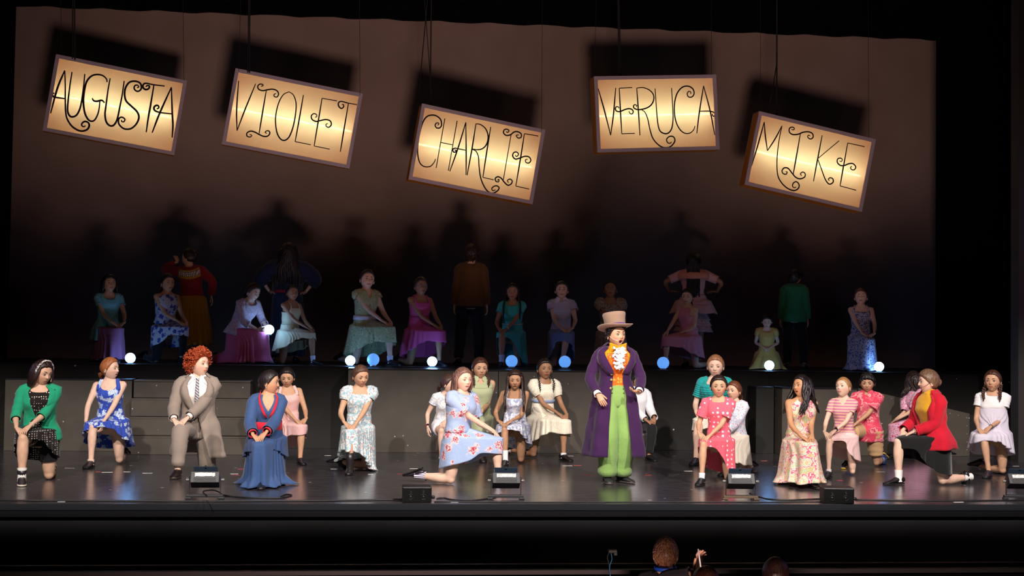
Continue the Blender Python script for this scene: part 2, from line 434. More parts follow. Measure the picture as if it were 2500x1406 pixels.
platform('left_platform', [(-4.29, 16.85), (-2.82, 16.85), (-2.82, 17.34), (-4.29, 17.34)], .86, 'dark grey platform at the left end beside the steps')
platform('right_platform', [(5.13, 16.7), (6.1, 16.7), (6.1, 17.34), (5.13, 17.34)], .845, 'dark grey platform at the top of the ramp')
# recessed low box left of the right platform
platform('side_platform', [(4.87, 16.95), (5.1, 16.95), (5.1, 17.34), (4.87, 17.34)], .84, 'narrow dark platform beside the ramp head', fm=M_gray2)
# steps
t = empty('stair_unit', (0, 0, 0), 0, 'four grey-black wooden steps between left platform and singer in grey suit', 'stairs')
x0, x1 = -2.80, -1.42
for i in range(4):
    y = 16.40 + .15 * i; z1 = .2135 * (i + 1)
    MB().box(((x0 + x1) / 2, y + .01, z1 - .2135 / 2 - .004), (x1 - x0, .02, .204)).obj('riser', M_gray, t, False, bevel=.004)
    MB().box(((x0 + x1) / 2, y + (.14 if i < 3 else .22), z1 - .012), (x1 - x0 - .002, .286 if i < 3 else .46, .018)).obj('tread', M_gray, t, False, bevel=.004)
for x in (x0 + .012, x1 - .012):
    MB().add([(x + d, y, z) for d in (-.01, .01) for y, z in ((16.43, .001), (16.43, .18), (16.58, .18), (16.58, .39), (16.73, .39), (16.73, .60), (16.88, .60), (16.88, .82), (17.30, .82), (17.30, .001))],
             [tuple(range(10)), tuple(range(19, 9, -1))] + [(i + 10, (i + 1) % 10 + 10, (i + 1) % 10, i) for i in range(10)]).obj('side_board', M_gray, t, False)
# ramp
a = at_y(2140, 957, 16.72); b_ = at_y(2363, 1009, 16.75); c_ = at_y(2394, 1018, 16.95)
t = empty('ramp', (0, 0, 0), 0, 'grey ramp sloping down to the right wing with screws along its edge', 'ramp')
xa, za, xb, zb = 6.11, .845, b_.x, b_.z
MB().prism([(xa, .002), (xb, .002), (xb, zb), (xa, za)], 16.7, 16.72).obj('side_panel', M_gray, t, False)
MB().prism([(xa, za - .02), (xb, zb - .02), (xb, zb), (xa, za)], 16.72, 17.33).obj('deck', M_dark, t, False)
MB().prism([(xb + .005, .002), (xb + .42, .002), (xb + .42, zb - .12), (xb + .005, zb - .01)], 16.74, 16.76).obj('end_panel', M_gray2, t, False)
for i in range(13):
    s = i / 12
    for zz in (-.04,):
        MB().ball((xa + .1 + (xb - xa - .14) * s, 16.697, za + (zb - za) * s + zz - .01), .006, 6).obj('screw', plain('screw_steel', 'c8c4bc', .4, .6), t)
for s in range(5):
    MB().ball((xb - .035, 16.697, .08 + s * .1), .006, 6).obj('screw', plain('screw_steel', 'c8c4bc', .4, .6), t)

# ------------------------------------------------------------------ hanging name signs
SIGN_POSE = dict(A=(-3.6656, 20.0171, 4.6583, .17, .0478, .1435), V=(-1.1432, 19.7768, 4.5021, .06, .0546, .1577), C=(1.4963, 19.5049, 4.0281, 0.1164, 0.003, 0.1612),
                 R=(4.0978, 19.4924, 4.6958, 0.0616, 0.0042, -0.059), M=(6.39, 19.4837, 4.0486, 0.0474, 0.0025, 0.1932))
GLYPHS = {
 'A': [
  'A -764,348 -820,74 -851,-288 | -764,348 -721,135 -684,-86 -639,-279 -568,-385 -489,-437 -403,-454 -331,-419 -309,-361 -329,-317 -376,-309 -409,-340 -410,-374 -382,-386 -359,-368 | -846,1 -867,-3 -874,-24 -853,-47 -814,-52 -701,-45',
  'U -664,346 -659,121 -644,-118 -627,-222 -586,-275 -536,-271 -493,-222 -469,-96 -473,119 -489,356',
  'G -172,303 -189,347 -246,383 -324,383 -395,345 -445,260 -456,136 -446,-24 -404,-177 -351,-261 -302,-289 -254,-268 -223,-181 -217,-85 -224,15 | -335,37 -306,5 -261,7 -201,33 -157,6',
  'U -140,367 -141,202 -132,-27 -123,-161 -87,-262 -28,-302 20,-281 51,-193 58,-2 61,175 55,369',
  'S 245,309 267,324 252,344 222,342 205,314 216,278 256,259 292,280 305,328 275,383 207,396 133,367 94,291 90,195 127,94 216,30 305,-33 341,-108 321,-207 256,-288 168,-306 96,-266 72,-216 79,-167 115,-149 156,-172 145,-209 119,-210 111,-188',
  'T 619,411 469,399 351,396 321,359 335,321 372,308 408,332 408,370 376,366 362,344 | 469,397 471,110 470,-54 476,-296',
  'A 714,413 618,23 558,-287 | 714,413 790,38 825,-120 845,-301 | 565,63 590,86 576,114 542,108 524,73 543,36 618,23 788,35',
 ],
 'V': [
  'V -843,383 -798,-29 -741,-318 | -741,-318 -685,-6 -603,390',
  'I -524,371 -498,380 -504,400 -545,396 -567,360 -544,320 -486,313 -428,337 -358,361 -294,352 -262,314 -272,267 -309,262 -324,288 -296,310 | -439,328 -436,-7 -431,-297 | -560,-336 -528,-342 -545,-371 -589,-367 -599,-324 -554,-287 -491,-290 -431,-310 -360,-325 -307,-311 -283,-268 -301,-236 -335,-241 -350,-266 -322,-273',
  'O -122,371 -198,307 -241,159 -242,-44 -191,-225 -125,-313 -61,-324 -8,-265 22,-119 25,73 3,234 -53,337 -122,371',
  'L 86,367 89,-4 88,-313 | 88,-313 315,-316',
  'E 570,377 354,372 | 354,372 359,37 364,-323 | 364,-323 589,-326 | 304,84 326,101 311,130 273,129 249,92 270,45 329,29 388,53 459,82 523,76 550,30 527,-16 486,-14 477,16 499,31',
  'T 860,380 735,378 633,382 596,353 609,304 651,283 677,312 668,342 647,340 | 736,375 741,-41 746,-334',
 ],
 'C': [
  'C -642,297 -627,309 -632,326 -662,320 -675,286 -650,255 -608,260 -585,305 -611,380 -674,419 -742,420 -815,380 -858,278 -872,116 -866,-67 -835,-208 -786,-296 -713,-326 -637,-302 -594,-232 -586,-187',
  'H -555,410 -553,-310 | -375,415 -375,-316 | -548,61 -380,61',
  'A -248,420 -294,27 -352,-320 | -248,420 -164,-20 -112,-325 | -343,-8 -317,-3 -321,-30 -351,-34 -363,0 -336,22 -293,23 -175,24',
  'R -100,429 -93,56 -96,-324 | -100,429 -29,431 55,384 108,284 105,172 56,97 -14,66 -88,63 | -87,57 -28,39 19,-32 52,-161 96,-301 159,-412 236,-489 314,-505 380,-454 393,-408 356,-388 315,-405 290,-441 313,-467 348,-448',
  'L 120,429 126,40 135,-309 | 135,-309 298,-312',
  'I 353,410 377,402 393,431 359,446 322,428 319,384 362,356 422,377 470,428 524,443 579,420 581,370 540,355 509,386 544,400 | 432,374 435,-282 | 349,-312 370,-289 370,-326 333,-327 315,-288 351,-255 404,-270 449,-310 512,-347 558,-319 565,-274 528,-255 495,-282 518,-309',
  'E 832,444 623,435 | 623,435 629,68 631,-336 | 631,-336 832,-341 | 544,101 568,87 590,123 557,150 516,132 510,81 556,47 615,72 684,113 747,118 784,75 762,31 718,31 705,65 734,80',
 ],
 'R': [
  'V -859,377 -785,77 -705,-304 | -705,-304 -649,-6 -598,380',
  'E -352,382 -545,375 | -545,375 -543,42 -538,-287 | -538,-287 -345,-284 | -562,81 -571,104 -602,106 -617,79 -600,45 -549,37 -480,63 -417,77 -370,64 -353,29 -374,-2 -404,9 -416,40',
  'R -285,373 -276,68 -269,-316 | -285,373 -194,379 -101,344 -42,277 -40,196 -86,120 -166,76 -272,59 -333,79 -347,110 -326,132 -297,121 -306,99 | -230,59 -179,20 -142,-77 -118,-220 -82,-353 -13,-446 68,-497 163,-496 228,-446 252,-391 228,-345 175,-340 128,-378 140,-429 176,-440 200,-420',
  'U -11,363 -4,83 6,-141 33,-254 99,-296 162,-287 213,-217 239,-74 240,130 238,367',
  'C 521,273 526,298 497,314 469,279 487,233 540,232 574,282 557,349 490,389 405,377 327,302 279,180 263,27 280,-126 333,-240 404,-297 478,-299 538,-254 564,-195',
  'A 723,390 643,20 586,-304 | 723,390 805,17 857,-333 | 643,20 800,17 863,-5 880,-41 855,-58 835,-40 841,-20',
 ],
 'M': [
  'M -861,-256 -828,79 -803,415 | -803,415 -744,213 -671,14 | -671,14 -593,210 -528,422 | -528,422 -529,186 -503,-87 -451,-291 -379,-389 -274,-454 -165,-471 -102,-422 -103,-365 -147,-334 -188,-358 -197,-405 -167,-427 -140,-411',
  'I -376,403 -341,406 -342,433 -376,438 -410,411 -399,356 -342,334 -267,355 -197,401 -123,427 -55,417 -31,366 -64,330 -110,347 -107,380 -79,374 | -231,370 -223,-23 -219,-238 | -340,-225 -316,-225 -326,-260 -372,-261 -396,-222 -370,-175 -312,-170 -241,-224 -172,-272 -99,-278 -41,-236 -45,-186 -87,-173 -113,-208 -89,-228',
  'K 99,424 101,39 104,-269 | 370,405 106,78 | 101,71 189,-69 276,-202 347,-256 399,-219 389,-170 347,-160 322,-185 339,-207',
  'E 772,408 506,403 | 506,403 512,-21 517,-245 | 517,-245 772,-253 | 434,115 465,112 471,147 436,157 401,133 408,84 457,54 521,65 580,104 643,122 697,86 686,41 648,30 619,55 638,79',
 ],
}

def rot_m(rz, rx, ry):
    return Euler((0, 0, rz)).to_matrix() @ Euler((rx, 0, 0)).to_matrix() @ Euler((0, ry, 0)).to_matrix()
M_frame = plain('sign_frame_paint', 'b8a8b4', .7, bump=.05)
M_side = plain('sign_side_lit_wood', 'e08c28', .7, bump=.2)  # wood orange brightened in the colour to carry light from below
def panel_mat():
    m = bpy.data.materials.new('sign_diffuser_panel'); m.use_nodes = True; nt = m.node_tree; nt.nodes.clear(); N, L = nt.nodes.new, nt.links.new
    out = N('ShaderNodeOutputMaterial'); tr = N('ShaderNodeBsdfTranslucent'); tr.inputs[0].default_value = (.97, .92, .80, 1)
    df = N('ShaderNodeBsdfDiffuse'); df.inputs[0].default_value = (.85, .78, .68, 1)
    tp = N('ShaderNodeBsdfTransparent'); tp.inputs[0].default_value = (1, .97, .88, 1)
    m1 = N('ShaderNodeMixShader'); m1.inputs[0].default_value = .35; L(tr.outputs[0], m1.inputs[1]); L(df.outputs[0], m1.inputs[2])
    m2 = N('ShaderNodeMixShader'); m2.inputs[0].default_value = .2; L(m1.outputs[0], m2.inputs[1]); L(tp.outputs[0], m2.inputs[2])
    L(m2.outputs[0], out.inputs[0]); return m
M_panel = panel_mat()
M_tube = plain('fluorescent_tube', 'ffffff', .5, emis='fbfad8', es=17.5)
M_ink = plain('sign_black_paint', '140e0a', .8)
M_cable = plain('cable_black', '0a0a0a', .6)
M_inner = plain('sign_inner_white', 'f4e2cc', .8)
SW, SH, SD = 1.83, 1.10, .26
NAMES = dict(A='AUGUSTA', V='VIOLET', C='CHARLIE', R='VERUCA', M='MIKE')
CABLES = dict(A=((150, 128, 148, 20, .003), (183, 140, 181, 18, .010), (177, 138, 177, 18, .008), (449, 190, 446, 30, .003)),
              V=((583, 168, 587, 36, .003), (609, 172, 609, 37, .010), (605, 172, 606, 37, .007), (879, 226, 877, 48, .003)),
              C=((1020, 252, 1040, 55, .007), (1050, 256, 1052, 55, .009), (1056, 257, 1038, 55, .006), (1322, 314, 1323, 64, .003)),
              R=((1452, 185, 1454, 70, .003), (1512, 182, 1509, 72, .010), (1516, 182, 1512, 72, .008), (1737, 180, 1736, 76, .003)),
              M=((1857, 270, 1856, 80, .003), (1896, 280, 1896, 82, .012), (1874, 274, 1896, 180, .006), (2121, 334, 2119, 92, .003)))
for key, pose in SIGN_POSE.items():
    t = empty('hanging_sign', pose[:3], 0, 'tilted light-box sign lettered %s, hung from cables' % NAMES[key] if key != 'R' else 'nearly level light-box sign lettered VERUCA, hung from cables', 'sign', 'hanging light-box name signs')
    R3 = rot_m(*pose[3:]); t.rotation_euler = R3.to_euler()
    fw = .05
    b = MB()
    b.box((0, .01, SH / 2 - fw / 2), (SW, .03, fw)).box((0, .01, -SH / 2 + fw / 2), (SW, .03, fw))
    b.box((-SW / 2 + fw / 2, .01, 0), (fw, .03, SH - 2 * fw)).box((SW / 2 - fw / 2, .01, 0), (fw, .03, SH - 2 * fw))
    b.obj('frame', M_frame, t, False)
    b = MB(); s = .018; y = (.026 + SD) / 2; d = SD - .026
    b.box((0, y, SH / 2 - s / 2), (SW, d, s)).box((0, y, -SH / 2 + s / 2), (SW, d, s)).box((-SW / 2 + s / 2, y, 0), (s, d, SH - 2 * s)).box((SW / 2 - s / 2, y, 0), (s, d, SH - 2 * s))
    b.obj('box_side', M_side, t, False)
    MB().box((0, SD + .005, 0), (SW, .01, SH)).obj('back_board', M_inner, t, False)
    MB().box((0, .018, 0), (SW - 2 * fw + .01, .003, SH - 2 * fw + .01)).obj('diffuser_panel', M_panel, t, False)
    MB().tube([(-.84, .175, .0), (.84, .175, .0)], .012, 10).obj('light_tube', M_tube, t)
    for g in GLYPHS[key]:
        ch, rest = g.split(' ', 1); b = MB()
        for st in rest.split('|'):
            q = [tuple(int(v) / 1000 for v in w_.split(',')) for w_ in st.split()]
            q = catmull([(x, .0155, z) for x, z in q], 5)
            n = len(q); bold = 1.35 if key == 'A' else 1.0
            rr = [(.0085 * bold * (.75 + .45 * math.sin(PI * min(1, i / max(1, n - 1)))), .0012) for i in range(n)]
            b.tube(q, rr, 6, side=(0.03, 0, 1) if abs(q[-1][0] - q[0][0]) > abs(q[-1][2] - q[0][2]) else (1, 0, 0.03), round_=False)
        b.obj('letter', M_ink, t, True, label='painted letter ' + ch)
    inv = (Matrix.Translation(pose[:3]) @ R3.to_4x4()).inverted()
    for x0, y0, x1, y1, r in CABLES[key]:
        a = inv @ at_y(x0, y0 + 6, 19.6); pa, pc_ = at_y(x0, y0 + 6, 19.6), at_y(x1, y1 - 25, 19.6); c = inv @ (pa + (pc_ - pa) * ((10.99 - pa.z) / (pc_.z - pa.z)) if y1 < 130 else pc_)
        m = a.lerp(c, .5) + Vector((.01, 0, 0))
        MB().tube([a, m, c], r, 6, round_=False).obj('cable' if r > .004 else 'hanging_wire', M_cable, t)

# ------------------------------------------------------------------ people
def rotz(a): c, s = math.cos(a), math.sin(a); return np.array([[c, -s, 0], [s, c, 0], [0, 0, 1]])
def rotx(a): c, s = math.cos(a), math.sin(a); return np.array([[1, 0, 0], [0, c, -s], [0, s, c]])
def roty(a): c, s = math.cos(a), math.sin(a); return np.array([[c, 0, s], [0, 1, 0], [-s, 0, c]])
def ik(a, c, l1, l2, hint):
    a, c = np.asarray(a, float), np.asarray(c, float); d = c - a; L = np.linalg.norm(d); mx = (l1 + l2) * .995
    if L > mx: c = a + d / L * mx; d = c - a; L = mx
    if L < abs(l1 - l2) + .02: L2 = abs(l1 - l2) + .02; c = a + d / max(L, 1e-6) * L2; d = c - a; L = L2
    x = (l1 * l1 - l2 * l2 + L * L) / (2 * L); h = math.sqrt(max(0, l1 * l1 - x * x)); u = d / L
    p = np.asarray(hint, float); p = nrm(p - u * np.dot(p, u))
    return a + u * x + p * h, c
# torso rings: distance up the spine from the pelvis, half width, half depth, forward shift
RT = np.array([(-.13, .100, .080, .005), (-.08, .140, .104, .01), (-.03, .155, .110, .012), (.03, .150, .100, .004), (.10, .126, .086, 0), (.17, .117, .082, 0), (.24, .126, .092, -.008),
               (.31, .140, .102, -.014), (.36, .138, .094, -.006), (.40, .138, .080, 0), (.425, .118, .068, 0), (.445, .088, .057, .0), (.465, .062, .050, .0), (.50, .047, .045, -.004), (.56, .045, .045, -.008)])
def skeleton(p):
    """joints in metres for a 1.6 m tall person; forward is -y"""
    J = {}; pose = p['pose']; sd = p.get('side', -1); g = p.get('girth', 1)
    if pose == 'kneel': hz = .44
    elif pose == 'stand': hz = .84
    elif pose == 'kneel2': hz = p.get('hz', .40)
    hz += p.get('dz', 0)
    P = np.array([p.get('px', 0), p.get('py', 0.0), hz + .035])
    lf, ls, tw = [math.radians(p.get(k, 0)) for k in ('lean', 'sway', 'twist')]
    if pose == 'kneel' and lf < math.radians(20): lf *= .62
    N = 40; T = np.linspace(-.14, .58, N); pts = []; mats = []
    pos = P.copy(); 
    def mt(t):
        s = max(0, min(1, (t + .05) / .35)); s = s * s * (3 - 2 * s)
        return rotx(lf * (.45 + .55 * s)) @ roty(ls * (.3 + .7 * s)) @ rotz(tw * s)
    # integrate along the spine
    z0 = np.searchsorted(T, 0); P_at = {z0: P}
    SS = 1.09 if pose != 'stand' else 1.03
    for i in range(z0 + 1, N): P_at[i] = P_at[i - 1] + mt(T[i]) @ np.array([0, 0, (T[i] - T[i - 1]) * SS])
    for i in range(z0 - 1, -1, -1): P_at[i] = P_at[i + 1] + mt(T[i]) @ np.array([0, 0, T[i] - T[i + 1]])
    PP = np.array([P_at[i] for i in range(N)])
    def sp(t):
        return np.array([np.interp(t, T, PP[:, k]) for k in range(3)]), mt(t)
    J['sp'] = sp; J['g'] = g
    w = p.get('shw', 1)
    def ring(t):
        A = np.interp(t, RT[:, 0], RT[:, 1]); B = np.interp(t, RT[:, 0], RT[:, 2]); f = np.interp(t, RT[:, 0], RT[:, 3])
        gg = 1 + (g - 1) * (1 if t < .40 else max(0, 1 - (t - .40) / .08))
        return A * gg * (w if t > .3 else 1), B * gg, f
    J['ring'] = ring
    def tp(a, t, off=0):
        c, M = sp(t); A, B, f = ring(t)
        sa, ca = math.sin(a), math.cos(a); e = .86
        x = (A + off) * math.copysign(abs(sa) ** e, sa); y = -(B + off) * math.copysign(abs(ca) ** e, ca)
        bust = p.get('bust', .012) * math.exp(-((t - .30) / .05) ** 2) * max(0, ca) * (1 - .5 * math.exp(-(sa / .25) ** 2))
        return c + M @ np.array([x, y + f - bust, 0])
    J['tp'] = tp
    sh = {}
    for s in (-1, 1):
        c, M = sp(.395); lift = p.get('lift', {}).get(s, 0)
        sh[s] = c + M @ np.array([s * (.146 * w * (1 + (g - 1) * .6)), 0, .0 + lift])
    J['sh'] = sh
    hip = {s: P + rotz(tw * 0) @ np.array([s * .082, 0, -.035]) for s in (-1, 1)}; J['hip'] = hip
    leg = {}
    if pose == 'kneel':
        kf = p.get('kf', .40) + .02; fx = p.get('fx', .10); q = np.array([sd * fx, -kf + P[1] * .5, .075])
        k, a = ik(hip[sd], q, .385, .37, (sd * .12, -1, .9)); leg[sd] = (hip[sd], k, a, nrm((sd * p.get('toeout', .15), -1, 0)), (0, 0, 1))
        rk = np.array([-sd * p.get('rkx', .10), p.get('rky', .03), .052]); ra = math.radians(p.get('rshin', 0))
        v = rotz(ra) @ np.array([0, 1, 0]); an = rk + v * .36 + np.array([0, 0, .02])
        leg[-sd] = (hip[-sd], rk, an, nrm(v * .93 + np.array([0, 0, -.36])) if not p.get('tuck') else nrm(v * .25 + np.array([0, 0, -1])), nrm(-v * .1 + np.array([0, 0, -1])) if not p.get('tuck') else nrm(v))
    elif pose == 'stand':
        for s in (-1, 1):
            ft = p.get('feet', {}).get(s, (s * .09, 0)); tz = p.get('turn', {}).get(s, s * .25)
            k, a = ik(hip[s], (ft[0], ft[1], .075), .40, .385, (s * .1, -1, 0)); leg[s] = (hip[s], k, a, nrm((tz, -1, 0)), (0, 0, 1))
    else:
        for s in (-1, 1):
            rk = np.array([s * .11, -.06 - max(0, .40 - hz) * .5, .055]); an = rk + np.array([0, .37, .01]); leg[s] = (hip[s], rk, an, nrm((0, 1, -.3)), (0, 0, -1))
    J['leg'] = leg
    K = leg[sd][1] if pose == 'kneel' else P + np.array([0, -.17, .02])
    J['K'] = K; fwd = nrm(K - hip[sd]) if pose == 'kneel' else np.array([0, -1, 0])
    arm = {}
    for s in (-1, 1):
        spec = p.get('arms', {}).get(s, p.get('arm', 'knee'))
        if spec == 'knee':
            top = p.get('over', 1) == s
            hc = K - fwd * p.get('hb', -.005) + np.array([s * .020, 0, .062 + (.024 if top else 0)])
            d = nrm((-s * .55, -.70, -.50)); hint = (s * .34, .8, -.35)
        elif spec == 'clasp':
            hc = K - fwd * p.get('hb', -.005) + np.array([s * .022, 0, .072]); d = nrm((-s * .7, -.5, -.45)); hint = (s * .4, .7, -.35)
        elif spec == 'sideknee':
            hc = K - fwd * .04 + np.array([s * .085, .0, -.03]); d = nrm((-s * .1, -.4, -.9)); hint = (s * .5, .7, 0)
        elif spec == 'down':
            hc = sh[s] + np.array([s * .07, -.04, -.60]); d = nrm((0, -.15, -1)); hint = (s * .3, 1, 0)
        elif spec == 'hips':
            hc = J['tp'](s * 1.75, .06, .02); d = nrm((-s * .4, .35 if p.get('backhands') else -.6, -.1)); hint = (s, .35, .1)
        else:
            hc = np.array(spec[0], float); d = nrm(spec[1]); hint = spec[2]
            if len(spec) > 3 and spec[3] == 'K': hc = K + hc
            if len(spec) > 3 and spec[3] == 'S': hc = sh[s] + hc
        wr = hc - d * .085
        el, w2 = ik(sh[s], wr, .265, .232, hint)
        if np.linalg.norm(w2 - wr) > .01:
            d = nrm(hc - w2 + d * .03) if np.linalg.norm(hc - w2) > .02 else d
        arm[s] = (sh[s], el, w2, d)
    J['arm'] = arm
    c, M = sp(.555); J['neck'] = c
    J['headM'] = None
    return J
def bendpath(a, b, c, r=.25, n=4):
    a, b, c = map(np.asarray, (a, b, c)); p1 = b + (a - b) * r; p2 = b + (c - b) * r
    return [a, a + (p1 - a) * .5] + [(1 - t) ** 2 * p1 + 2 * t * (1 - t) * b + t * t * p2 for t in np.linspace(0, 1, n)] + [p2 + (c - p2) * .5, c]
def path_s(pts):
    d = np.r_[0, np.cumsum([np.linalg.norm(np.asarray(pts[i + 1]) - pts[i]) for i in range(len(pts) - 1)])]
    return d / d[-1]
ARM_R = ([0, .12, .3, .5, .62, .8, 1], [.046, .043, .038, .033, .033, .027, .0205])
LEG_R = ([0, .15, .35, .49, .56, .68, .85, 1], [.086, .082, .066, .052, .048, .051, .035, .031])
def limb(b, path, prof, g=1, off=0, n=10, upto=1, frm=0, caps=True, wob=0, fn=None, **k):
    s = path_s(path); N = 16; S = np.linspace(frm, upto, N); P = np.array(path)
    pts = [np.array([np.interp(x, s, P[:, i]) for i in range(3)]) for x in S]
    rad = [np.interp(x, *prof) * g + (off(x) if callable(off) else off) for x in S]
    if wob: rad = [(r * (1 + wob * math.sin(i * 2.3)), r * (1 + wob * math.cos(i * 1.7))) for i, r in enumerate(rad)]
    b.tube(pts, rad, n, caps=caps, **k)
def hand(b, wr, d, s, up=(0, 0, 1), curl=.35, sc=1.0, col=None, spread=.06, thumb=.5):
    d = nrm(d); n = np.asarray(up, float); n = nrm(n - d * np.dot(n, d)); l = np.cross(n, d) * s   # l points to the thumb side for hand s with its back up
    l = -l
    q = lambda f, x, y: wr + (d * f + l * x + n * y) * sc
    b.tube([q(-.01, 0, 0), q(.02, 0, 0), q(.055, .002, .001), q(.085, 0, 0)], [(.0205 * sc, .016 * sc), (.026 * sc, .0145 * sc), (.036 * sc, .0135 * sc), (.034 * sc, .011 * sc)], 8, side=l, col=col)
    for i, (x, L, r) in enumerate(((.027, .072, .0082), (.009, .080, .0085), (-.010, .074, .0082), (-.027, .058, .0072))):
        a = curl * (1 + .12 * i); dd = nrm(d + l * (x * spread * 30 / .8 * .1)); c = q(.078, x, 0); pts = [c - dd * .012 * sc]; ang = a * .45
        for seg in (.45, .31, .24):
            v = dd * math.cos(ang) - n * math.sin(ang); pts.append(pts[-1] + v * L * seg * sc + (dd * .012 * sc if seg == .45 else 0)); ang += a
        b.tube(pts, [r * sc, r * sc, r * .92 * sc, r * .78 * sc], 6, side=l, col=col)
    a = thumb; c = q(.022, .022, -.003); v1 = nrm(d * .75 + l * .75 - n * .25); v2 = nrm(d * .95 + l * .25 - n * .35)
    b.tube([q(.008, .012, -.002), c + v1 * .022 * sc, c + v1 * .03 * sc + v2 * .03 * sc, c + v1 * .03 * sc + v2 * .048 * sc], [.012 * sc, .0105 * sc, .0092 * sc, .0078 * sc], 6, side=n, col=col)
# --- head, in head coordinates (x = figure's left, -y = face, z up), metres at 1.6 m stature
def hp(az, el, off=0):
    x, y, z = math.cos(el) * math.sin(az), -math.cos(el) * math.cos(az), math.sin(el)
    X, Y, Z = .0735 * x, (.086 if y < 0 else .098) * y, .110 * z
    if Z < 0:
        t = -Z / .110
        X *= 1 - .36 * t ** 1.6
        if Y > 0: Y *= 1 - .62 * t ** .8
        else: Y *= 1 - .06 * t
    else: X *= 1 + .05 * math.sin(min(1, Z / .1) * PI)
    if Y < 0:
        Y = Y * (1 - .10 * (abs(y) ** 8))
        f = max(0, -y) ** 1.5
        def G(a, s): return math.exp(-(a / s) ** 2)
        nz = max(0, min(1, (.016 - Z) / .038)) if Z > -.024 else max(0, 1 - (-.024 - Z) / .010)
        Y -= .021 * nz * G(X, .0105 + .004 * nz) * f
        for s in (-1, 1):
            Y += .0085 * G(X - s * .031, .018) * G(Z - .004, .013) * f
            Y -= .003 * G(X - s * .028, .02) * G(Z - .026, .008) * f
            Y -= .004 * G(X - s * .040, .018) * G(Z + .028, .018) * f
        Y -= (.0065 * G(Z + .052, .011) * G(X, .024) - .005 * G(Z + .0515, .0028) * G(X, .022)) * f
        Y -= .006 * G(Z + .092, .016) * G(X, .022) * f
        Y += .003 * G(Z + .072, .007) * G(X, .02) * f
    if off:
        L = math.sqrt(X * X + Y * Y + Z * Z); k = 1 + off / L
        X *= k; Y *= k; Z *= k
    return (X, Y, Z)
def head_mesh(b, skin, q=1.0, brow=(.12, .07, .04), lips=None, mouth=0, iris=(.05, .03, .02), closed=False, smile=0.0):
    R, Cn = int(58 * q), int(64 * q); P = []; C = []
    skin = np.array(skin); lips = np.array(lips if lips is not None else skin * np.array([.78, .42, .42]))
    for i in range(R):
        e = -PI / 2 + .04 + (PI - .08) * i / (R - 1); e = e - .14 * math.sin(2 * e) * .6; row = []; rc = []
        for j in range(Cn):
            a = 2 * PI * j / Cn; a = a - .5 * math.sin(a)
            X, Y, Z = hp(a, e); c = skin.copy()
            if Y < 0:
                m = ((X) / .0245) ** 2 + ((Z + .052) / .0085) ** 2
                if m < 1: c = lips
                if mouth and (X / .015) ** 2 + ((Z + .056) / (.012 * mouth)) ** 2 < 1:
                    c = np.array([.03, .008, .008]); Y += .012
                ck = math.exp(-((abs(X) - .045) / .016) ** 2 - ((Z + .028) / .016) ** 2); c = c * (1 - .22 * ck * np.array([0, 1, .9]))
                es = sum(math.exp(-((X - s * .031) / .019) ** 2 - ((Z - .008) / .011) ** 2) for s in (-1, 1)); c = c * (1 - .22 * es)
            row.append((X, Y, Z)); rc.append(c)
        P.append(row); C.append(rc)
    b.grid(P, True, True, True, np.array(C))
    if not mouth:
        ml = [np.array([x, -.0862 + 20 * x * x * .55 - .0035, -.0515 + smile * (x / .02) ** 2]) for x in np.linspace(-.021, .021, 9)]
        b.tube(ml, [.0006, .0013, .0015, .0015, .0015, .0015, .0015, .0013, .0006], 5, side=(0, 0, 1), col=lips * .35)
    for s in (-1, 1):
        Mx = roty(s * -.12) @ rotz(s * .35)
        b.ball((s * .0755, .012, -.006), (.0085, .019, .031), 10, Mx, col=skin * .93)
        b.ball((s * .081, .008, -.004), (.005, .010, .019), 8, Mx, col=skin * .6)
        ey = np.array([s * .0305, -.0655, .004])
        if closed: b.ball(ey, (.0125, .0125, .009), 10, col=skin * .9)
        else:
            b.ball(ey, (.0130, .0122, .0058), 12, col=(.60, .56, .53))
            b.ball(ey + np.array([s * .000, -.0085, -.0002]), (.0060, .0045, .0056), 10, col=iris)
            b.ball(ey + np.array([s * .001, -.0125, .002]), (.0012, .001, .0012), 6, col=(.9, .9, .9))
        lid = [ey + np.array([x, -.0125 + abs(x) * .45 + .0006, (.0060 if not closed else -.003) - (x / .014) ** 2 * .0045 * (1 if not closed else -.6)]) for x in np.linspace(-.0145, .0145, 7)]
        b.tube(lid, [.0008, .0019, .0023, .0024, .0024, .002, .0008], 5, side=(0, 1, 0), col=np.array(brow) * .35)
        bw = [np.array([s * (.014 + .035 * u), 0, .0255 + .007 * math.sin(u * 2.2) - .003 * u]) for u in np.linspace(0, 1, 7)]
        for v in bw: v[1] = -.0845 + 18 * v[0] ** 2 * .52 + .002
        b.tube(bw, [(.002, .0015), (.0042, .002), (.0042, .002), (.0038, .002), (.003, .002), (.0022, .0015), (.001, .001)], 6, side=(0, 0, 1), col=brow)
        b.ball((s * .0055, -.0925, -.0305), (.0028, .003, .0018), 6, col=skin * .3)
